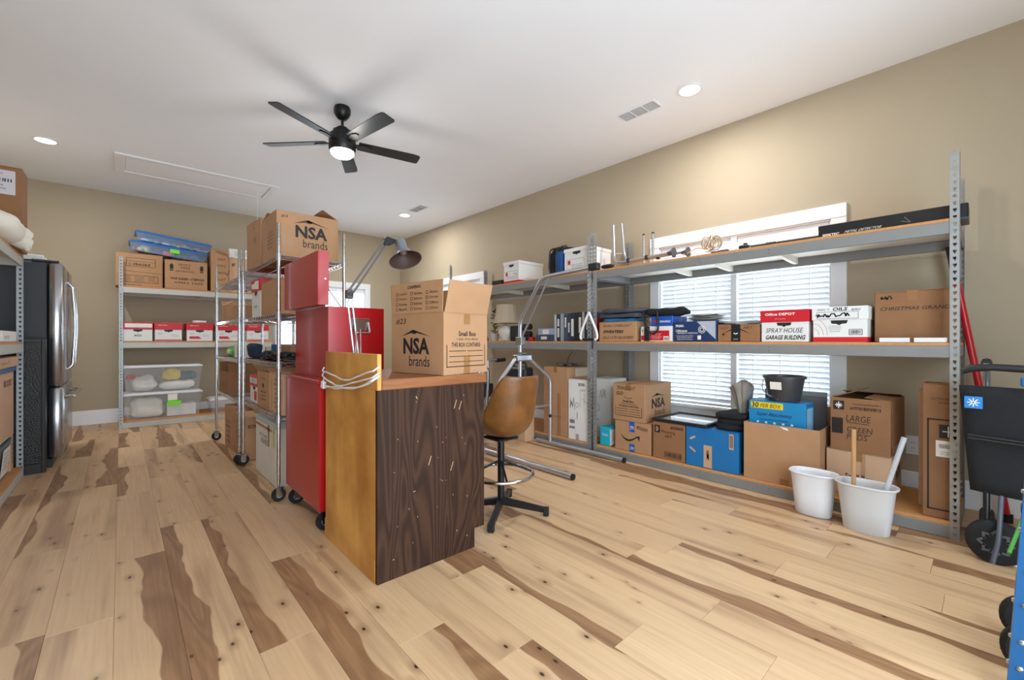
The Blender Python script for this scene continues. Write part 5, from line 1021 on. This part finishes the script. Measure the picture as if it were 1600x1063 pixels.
# ------------------------------------------------------------------ wire rack contents
carton('open-topped moving box with house logo on top of the near wire rack', .815, 3.385, 1.685, 1.245, 3.80, 2.02, 0, card_m, 'open', False, [('S', nsa(.55, .58, .52, .62), ink_m), ('W', fineprint(.6, .45, .4, .4, 5, 3), ink_m), ('S', [('t', '#3', .12, .9, .1, .07, 0, .2)], pen_m), ('S', [('r', .14, .2, .26, .7), ('r', .42, .0, .56, .3)], M('tape_soft', (170, 128, 90), .35), 'tape', .0006)], flaps={'N': (.14, -75), 'S': (.14, -86), 'E': (.13, -62), 'W': (.13, -88)})
carton('plain brown carton behind the logo box on the near wire rack', .80, 3.86, 1.685, 1.18, 4.22, 2.06, 4, card_m, 'closed', True, [('W', scribble(.6, .6, .2, .2, 4, 3, .004), pen_m)])
t = thing('foil_roll', 'silver foil-wrapped tube on the far wire rack top', 'roll', (1.0, 4.54, 1.670)); MB().tube([(-.2, 0, .035), (.22, 0, .035)], .034, 16).build('roll', M('foil', (200, 204, 210), .2, 1., bump=.6, bscale=30), t, 40); MB().tube([(-.205, 0, .035), (-.2, 0, .035)], .03, 16).build('core', card_m, t)
bankers('red-lidded file box on the upper level of the near wire rack', .825, 3.93, 1.283, 1.16, 4.24, 1.60, 'W', red_m, prints=[('W', 'lid', [('p', [(.1, .78), (.9, .72), (.9, .94), (.45, .95), (.45, .9), (.1, .9)])], pale_m), ('W', 'body', scribble(.45, .3, .4, .1, 10, 3, .004), ink_m), ], lid_h=.1)
carton('plain tan carton in front of the file box on the near wire rack', .83, 3.42, 1.283, 1.14, 3.90, 1.55, 0, card_m, 'closed', True)
t = thing('blue_game_box', 'blue box among cables on the third level of the near wire rack', 'box', (1.09, 4.1, .943)); B(-.12, -.1, 0, .12, .1, .12, b=.004).build('body', M('box_blue', (30, 96, 168), .5), t)
closed_box('tan_box', 'plain tan box beside the blue box on the near wire rack', 'box', .98, 3.66, .943, 1.20, 3.96, 1.06, card_m)
t = thing('black_cables', 'tangle of black straps and cables on the near wire rack', 'cables', (.92, 3.55, .943))
for k in range(8):
    q = random.Random(k + 20); pts = [(q.uniform(-.08, .03), -.22 + .85 * i / 9, q.uniform(.012, .07)) for i in range(10)]; MB().tube(bend(pts, .03, 3), q.uniform(.007, .014), 6).build('cable', black_m if k % 3 else navyfab_m, t, 60)
soft('teal_pouch', 'teal pouch at the near end of the cable tangle', 'pouch', (1.16, 3.40, .943), (.06, .09, .035), M('teal_pouch', (60, 130, 150), .6), 0, (.6, .6), .02, 12, 3)
soft('dark_pouch', 'navy shoe at the far end of the near wire rack third level', 'shoe', (.86, 4.28, .943), (.05, .1, .06), navyfab_m, 0, (.6, .6), .02, 12, 8)
carton('tall tan carton with a raised flap on the lower level of the near wire rack', .82, 3.60, .573, 1.15, 3.98, .855, 0, card_m, 'open', False, [('W', [('p', [(.5 + .07 * math.cos(i * .6), .62 + .07 * math.sin(i * .6)) for i in range(11)])] + fineprint(.5, .82, .4, .1, 1, 3) + fineprint(.5, .35, .5, .3, 3, 4), ink_m)], flaps={'N': (.22, 76), 'E': (.14, 70), 'S': (.14, -80)})
carton('tan carton with stacked printing, nearest on the lower wire shelf', .83, 3.29, .573, 1.2, 3.57, .86, 0, card3_m, 'closed', True, [('W', fineprint(.5, .5, .6, .8, 7, 9), ink_m)])
bankers('red-lidded white file box on the lower level of the near wire rack', .83, 4.02, .573, 1.18, 4.33, .80, 'W', red_m, prints=[('W', 'lid', [('r', .1, .72, .9, .92)], pale_m), ('W', 'body', [('r', .5, .1, .8, .44)], red_m), ('W', 'lid', barcode(.5, .82, .5, .14, 3), ink_m)], lid_h=.09)
t = thing('foam_cooler', 'dented white carton with tan tape under the near wire rack', 'box', (1.02, 3.86, 0)); B(-.17, -.33, 0, .17, .33, .44, b=.008).build('body', M('aged_white', (216, 214, 206), .7, var=.05), t); B(-.175, -.335, .44, .175, .335, .475, b=.006).build('lid', M('pale_teal_wrap', (176, 196, 204), .3), t); printed(t, face_frame('W', (.34, .66, .44)), [('r', .62, .62, .69, 1), ('r', .0, .9, .9, .95)], tape_m, 'tape'); printed(t, face_frame('W', (.34, .66, .44)), [('t', 'FRAMES', .45, .66, .3, .1, 0, .2), ('t', 'PICTURE', .4, .76, .36, .06, 0, .2)], greyink_m)
t = thing('yellow_strap', 'faded yellow strap hanging over the white carton under the wire rack', 'strap', (.83, 3.60, .36)); B(.0, -.012, -.0, .004, .012, .155, b=.001).build('strap', M('straw', (206, 190, 130), .8), t)
t.location = (.839, 3.60, .30)
carton('tan carton with printed list on the floor under the far wire rack', .83, 4.56, 0, 1.16, 5.0, .39, 0, card_m, 'closed', True, [('W', fineprint(.5, .5, .6, .8, 6, 2), ink_m), ('S', [('t', 'BOX', .2, .78, .2, .09, .02), ('r', .45, .4, .6, .6)], ink_m)])
carton('tan carton farthest on the floor under the far wire rack', .82, 5.06, 0, 1.15, 5.46, .42, 0, card_m, 'closed', True, [('W', fineprint(.5, .4, .6, .6, 5, 5), ink_m)])
carton('open brown carton on the lowest shelf of the far wire rack', .80, 5.15, .558, 1.18, 5.66, .775, 0, card2_m, 'open', False, [('W', scribble(.5, .4, .5, .4, 8, 3, .004), pen_m), ('S', fineprint(.45, .6, .3, .2, 2, 3), pen_m)], flaps={'N': (.09, 10), 'S': (.10, -30), 'E': (.1, 30)})
carton('open tan carton with lifted flaps on the upper shelf of the far wire rack', .81, 5.20, 1.293, 1.10, 5.56, 1.46, 0, card_m, 'open', False, [('W', [('t', 'UP', .4, .75, .2, .1), ('l', [(.5 + .14 * math.cos(i * .6), .4 + .2 * math.sin(i * .6)) for i in range(11)], .006)], pen_m)], flaps={'N': (.1, 50), 'W': (.08, -50), 'E': (.1, 30)})
carton('small plain tan carton beside the open one on the far wire rack', .82, 4.70, 1.293, 1.05, 5.0, 1.42, 0, card_m, 'closed', False)
o = MB().tube(bend([(0, -.03, 0), (0, -.05, .06), (0, 0, .14), (0, .05, .06), (0, .03, 0)], .03), .012, 8).build('looped_strap', M('slate_handle', (80, 96, 104), .5), None, 50); o.location = (.84, 5.64, 1.305); tag(o, 'grey looped strap at the far end of the upper wire shelf', 'strap')
t = thing('snack_bag', 'green and white snack bag on the middle shelf of the far wire rack', 'bag', (.93, 5.35, .928)); MB().blob(.08, .2, .055, .5, .5, .02, 14, 3, 36, 14).build('body', M('snack_green', (88, 168, 90), .35, var=.5, scale=9), t, 60); MB().blob(.05, .1, .03, .6, .6, .01, 14, 5, 24, 10, T3((-.05, .03, .02))).build('print_patch', M('snack_pale', (206, 226, 160), .4), t, 60)
closed_box('white_carton', 'small white carton beside the green snack bag', 'box', .84, 4.78, .928, 1.05, 5.06, 1.065, white_m, prints=[('W', fineprint(.5, .5, .3, .6, 4, 6), ink_m)])

# ------------------------------------------------------------------ refrigerator and left rack
def fridge():
    t = thing('refrigerator', 'stainless french-door refrigerator with dark grey sides', 'refrigerator', (-.80, 5.87, 0))
    B(-.36, -.45, .03, .33, .45, 1.765, b=.006).build('cabinet', fridgeside_m, t)
    for s in (-1, 1):
        a, b = (-.45, -.004) if s < 0 else (.004, .45)
        o = B(.335, a, .70, .425, b, 1.77, b=.016).build('door', stain_m, t, 50)
        y = s * .055
        MB().tube(bend([(.425, y, .83), (.462, y, .86), (.482, y, 1.25), (.462, y, 1.60), (.425, y, 1.64)], .12, 6), .015, 12).build('handle', chrome_m, o, 60)
        B(.24, s * .40 - .045, 1.766, .40, s * .40 + .045, 1.79, b=.008).build('hinge_cover', black_m, t)
    o = B(.335, -.45, .08, .43, .45, .69, b=.018).build('freezer_drawer', stain_m, t, 50)
    MB().tube(bend([(.43, -.38, .60), (.485, -.36, .60), (.485, .36, .60), (.43, .38, .60)], .05), .016, 12).build('handle', chrome_m, o, 60)
    B(.30, -.43, .0, .36, .43, .075, b=.004).build('kick_plate', blackmet_m, t)
    for px in (-.3,):
        for py in (-.38, .38): MB().tube([(px, py, 0), (px, py, .03)], .025, 10).build('foot', black_m, t)
fridge()
closed_box('white_flat_box', 'flat white box lying on top of the refrigerator', 'box', -1.15, 5.55, 1.795, -.50, 6.25, 1.84, white_m)
def folded_grille():
    t = thing('radiator_screen', 'tall dark framed screen standing between rack and refrigerator', 'screen', (-.79, 5.32, 0)); m = M('dark_bronze', (34, 28, 24), .45, .3); w = .325
    B(-w, -.04, 0, w, .04, 1.11, b=.004).build('case', m, t)
    for a in ((-w, -.052, 0, -w + .04, -.04, 1.11), (w - .022, -.052, 0, w, -.04, 1.11), (-w + .04, -.052, 0, w - .022, -.04, .08), (-w + .04, -.052, 1.08, w - .022, -.04, 1.11)): B(*a, b=.002).build('frame_rail', m, t)
    B(-w + .042, -.046, .082, w - .024, -.041, 1.078, b=.001).build('embossed_panel', M('embossed_dark', (30, 24, 20), .38, .3, var=.4, scale=70, bump=1., bscale=90), t)
folded_grille()
carton('dark brown carton with a shipping label on the left rack top', -1.12, 4.90, Z2, -.552, 5.14, 2.39, 0, card2_m, 'closed', False, [('S', [('r', .45, .66, .94, .95)], M('label_grey', (206, 200, 206), .6), 'label', .001), ('S', barcode(.7, .83, .4, .04, 2) + fineprint(.66, .91, .4, .04, 1, 3) + fineprint(.66, .75, .4, .08, 2, 5), ink_m, 'label_print', .002)])
t = thing('fabric_bundle', 'cream fabric bundle with rolled folds hanging over the left rack top', 'fabric', (-.68, 4.56, Z2 + .003)); cream = M('cream_fabric', (226, 220, 206), .85, bump=.3, bscale=30, var=.06)
MB().blob(.16, .24, .10, .7, .7, .03, 7, 3, 48, 26, T3((0, -.02, .0))).build('bulk', cream, t, 70)
for k, (dy, dz, r0) in enumerate(((.14, .09, .05), (.2, .05, .042), (.1, .03, .055))):
    sp = [(.06 + .10 * f, dy + .12 * f, dz + .06 - .06 * f) for f in (0, .35, .7, 1)]
    MB().tube(sp, [r0 * 1.3, r0 * 1.15, r0, r0 * .9], 14).build('rolled_fold', cream, t, 60)
    ring = [(sp[-1][0] + .006, sp[-1][1] + r0 * .9 * math.cos(a * .524) * .9, sp[-1][2] + r0 * .9 * math.sin(a * .524)) for a in range(12)]
    MB().tube(ring, .011, 8, True).build('rolled_hem', cream, t, 60)
t = thing('spray_can', 'red and white canister at the left edge on the middle left shelf', 'canister', (-.64, 4.42, Z1)); MB().lathe([(.035, 0), (.037, .01), (.037, .3), (.03, .33), (.02, .34)], 20).build('body', red_m, t, 40); MB().lathe([(.0375, .12), (.0378, .2)], 20).build('label', pale_m, t); MB().lathe([(.03, .34), (.032, .36), (.03, .42), (.01, .43)], 20).build('cap', M('pale_cap', (224, 200, 204), .4), t, 40)
closed_box('white_carton', 'small white and grey carton on the middle left shelf', 'box', -.86, 4.52, Z1, -.60, 5.06, 1.165, white_m, prints=[('E', [('t', 'NOTES', .3, .4, .3, .3)], greyink_m)])
carton('flat open tan carton stacked highest under the left middle shelf', -1.1, 4.3, .90, -.60, 5.14, .975, 0, card3_m, 'closed', False, [('E', scribble(.4, .5, .4, .4, 10, 3, .004), pen_m)])
closed_box('blue_folder', 'blue folder between the flat tan carton and the taller carton', 'folder', -1.08, 4.35, .865, -.605, 5.10, .897, M('folder_blue', (50, 90, 150), .5))
carton('upright tan carton with handwriting in the middle of the left rack', -1.05, 4.56, .375, -.615, 5.06, .862, 0, card3_m, 'closed', False, [('E', [('t', 'BOOKS', .55, .84, .6, .1, 0, .2)], pen_m)])
t = lidded_bin('grey bin with a teal lid and paper note on the left rack bottom', (-.85, 4.72, Z0), (.46, .62, .28), (0, 0, 0), M('teal_lid', (20, 96, 110), .4), M('bin_grey', (116, 120, 128), .4), None)
printed(t, (Vector((.214, -.05, .03)), Vector((0, 1, 0)), Vector((.09, 0, 1)).normalized(), .26, .20), [('r', 0, 0, 1, 1)], pale_m, 'paper_note', .004); printed(t, (Vector((.214, -.05, .03)), Vector((0, 1, 0)), Vector((.09, 0, 1)).normalized(), .26, .20), fineprint(.5, .55, .7, .7, 5, 4), pen_m, 'note_writing', .006)
carton('tan carton right behind the left rack end post at the bottom', -1.0, 5.06, Z0, -.63, 5.17, .36, 0, card3_m, 'closed', False, [('E', fineprint(.5, .5, .7, .6, 5, 4), ink_m)])
closed_box('dark_panel_box', 'brown panel standing at the rear end of the left rack', 'panel', -1.05, 5.085, .365, -.64, 5.15, .86, card2_m)

# wooden chair glimpsed behind the workbench
def chair():
    t = thing('wooden_chair', 'wooden chair with a pale blue back cushion behind the workbench', 'chair', (2.05, 4.75, 0), 20)
    for (x, y) in ((-.2, -.2), (.2, -.2)): MB().tube([(x, y, 0), (x, y, .43)], .018, 8).build('leg', lightwood_m, t)
    for x in (-.2, .2): MB().tube([(x, .2, 0), (x, .2, .45), (x, .26, .97)], .018, 8).build('back_leg', lightwood_m, t)
    B(-.22, -.22, .43, .22, .22, .47, b=.01).build('seat', lightwood_m, t); B(-.2, .205, .9, .2, .26, .96, b=.008).build('top_rail', lightwood_m, t)
    MB().blob(.17, .025, .19, .5, .5, 0, mx=T3((0, .19, .5))).build('back_cushion', M('cushion_blue', (150, 170, 200), .9), t, 60)
chair()

# ------------------------------------------------------------------ rollator and blue hand truck at the right edge
def rollator():
    t = thing('rollator', 'folded black rollator with a fabric bag beside the end post', 'rollator', (3.30, -.17, 0)); X0, Y0 = 3.30, -.17
    def q(x, y, z): return (x - X0, y - Y0, z)
    o = MB(); g = 10; vs = []; fs = []
    for i in range(g + 1):
        for j in range(g + 1):
            u, v = i / g, j / g; y = .098 - .50 * u + .02 * v * (.5 - u) * 2 - .02 * (1 - v) * (1 if u < .5 else -1) * abs(1 - 2 * u); z = .33 + .535 * v; x = 3.25 - .05 * math.sin(math.pi * u) * (1 - v * .6) + .012 * noise.noise(Vector((u * 3, v * 4, 1)))
            vs.append(q(x, y, z))
    for i in range(g):
        for j in range(g): fs.append((i * (g + 1) + j, i * (g + 1) + j + 1, (i + 1) * (g + 1) + j + 1, (i + 1) * (g + 1) + j))
    b = MB().add(vs, fs).build('fabric_bag', fabric_m, t, 70); md = b.modifiers.new('thick', 'SOLIDIFY'); md.thickness = .05; md.offset = 1
    for z in (.60, .615): MB().tube([q(3.185, .085, z + .005), q(3.175, -.15, z - .004), q(3.185, -.38, z + .005)], .006, 6).build('piping', black_m, t, 60)
    pl = MB().cbox(-.002, -.032, -.03, .002, .032, .03, .001, T3(q(3.195, .065, .785))).build('brand_tag', M('tag_blue', (32, 126, 200), .5), t)
    em = MB()
    for a in range(4): em.box(-.0005, -.022, -.002, .0005, .022, .002, T3(q(3.1925, .065, .785)) @ RX(45 * a))
    em.build('tag_emblem', pale_m, pl)
    for y in (.02, -.36):
        MB().tube(bend([q(3.42, y, .10), q(3.36, y, .45), q(3.34, y, .90), q(3.30, y, .965), q(3.20, y, .975)], .06), .014, 10).build('frame_tube', alu_m, t, 50)
        MB().tube(bend([q(3.2, y, .10), q(3.24, y, .35), q(3.36, y, .5)], .05), .013, 10).build('front_tube', blackmet_m, t, 50)
        for x in (3.42, 3.2):
            mx = T3(q(x, y, .1)) @ RX(90) if x > 3.3 else T3(q(x, y - .03, .105)) @ RY(90); r = .1 if x > 3.3 else .105
            w = MB().lathe([(r * .5, -.026), (r * .85, -.028), (r, -.02), (r, .02), (r * .85, .028), (r * .5, .026)], 30, mx).build('wheel', rubber_m, t, 40)
            for k in range(8):
                MB().add(*(lambda b_: (b_.v, b_.f))(MB().prism([(-.02, .03), (0, .05), (.02, .03), (.02, .044), (0, .066), (-.02, .044)], .003, T3((0, 0, .0272)))), mx @ RX(0) @ RZ(45 * k) @ (RX(180) if x < 3.3 else Matrix())).build('spoke', M('spoke_grey2', (84, 84, 86), .5), w)
        MB().tube(bend([q(3.22, y + .0, .99), q(3.20, y, .985)], .02), .02, 8).build('handle_stem', black_m, t)
    gr = [(3.20, .105, .938), (3.20, .07, .958), (3.20, .0, .965), (3.20, -.12, .960), (3.20, -.2, .95)]
    MB().tube([q(*p) for p in gr], [.013, .019, .017, .018, .014], 12).build('grip', black_m, t, 60)
    gr2 = [(3.20, -.26, .95), (3.20, -.36, .965), (3.20, -.45, .955)]
    MB().tube([q(*p) for p in gr2], [.014, .019, .015], 12).build('grip', black_m, t, 60)
    MB().tube([q(3.0, -.05, .13), q(3.2, -.11, .3)], .008, 8).build('green_cable', M('green_cable', (70, 150, 60), .5), t, 60)
    MB().tube(bend([q(3.1, .0, .03), q(3.12, -.02, .14), q(3.22, -.03, .33)], .04), .010, 8).build('fold_strut', M('strut_grey', (88, 92, 104), .5, .4), t, 60)
    MB().tube([q(3.2, .02, .1), q(3.2, -.36, .1)], .01, 8).build('axle', blackmet_m, t); MB().tube([q(3.42, .02, .1), q(3.42, -.36, .1)], .01, 8).build('axle', blackmet_m, t)
rollator()
def hand_truck():
    t = thing('hand_truck', 'blue riveted hand truck with black wheels at the bottom right corner', 'hand truck', (2.10, -.30, 0)); bl = M('blue_enamel', (6, 84, 138), .35)
    lean = .17
    def pt(y, z): return (lean * z + .0 * y, y, z)
    for y in (.262, -.18):
        q = MB()
        for a in ((0, 0, .05, .008), (0, 0, .008, -.035), (.042, 0, .05, -.035)): q.box(min(a[0], a[2]), min(a[1], a[3]), 0, max(a[0], a[2]), max(a[1], a[3]), 1.25)
        sh = Matrix(((1, 0, lean * .6, -.06), (0, 1, -.06 if y > 0 else .06, y), (0, 0, 1, .02), (0, 0, 0, 1))); q2 = MB().add(q.v, q.f, sh); o = q2.build('side_rail', bl, t)
        for z in (.07, .15, .26, .36, .48, .6): MB().lathe([(.008, 0), (.006, .005), (.001, .006)], 10, sh @ T3((.026, .008, z)) @ RX(-90)).build('rivet', chrome_m, o, 60); MB().lathe([(.008, 0), (.006, .005), (.001, .006)], 10, sh @ T3((0, -.014, z)) @ RY(-90)).build('rivet', chrome_m, o, 60)
    for z in (.18, .55, .95): B(lean * .6 * z - .05, -.18, z, lean * .6 * z - .015, .24, z + .03).build('cross_bar', bl, t)
    B(-.22, -.18, .0, -.05, .24, .008, b=.002).build('toe_plate', blackmet_m, t)
    for y in (.20, -.16):
        for x in (.10, .34):
            w = MB().lathe([(.045, -.02), (.072, -.022), (.085, -.012), (.085, .012), (.072, .022), (.045, .02)], 28, T3((x, y, .085)) @ RY(90)).build('wheel', rubber_m, t, 40); MB().lathe([(.04, -.018), (.04, .018)], 16, T3((x, y, .085)) @ RY(90)).build('hub', M('hub_dark', (44, 44, 48), .5), w, 40)
        MB().tube([(.0, y, .085), (.38, y, .085)], .009, 8).build('axle', blackmet_m, t)
    B(.17, -.16, .075, .2, .2, .095, b=.003).build('axle_brace', blackmet_m, t)
hand_truck()
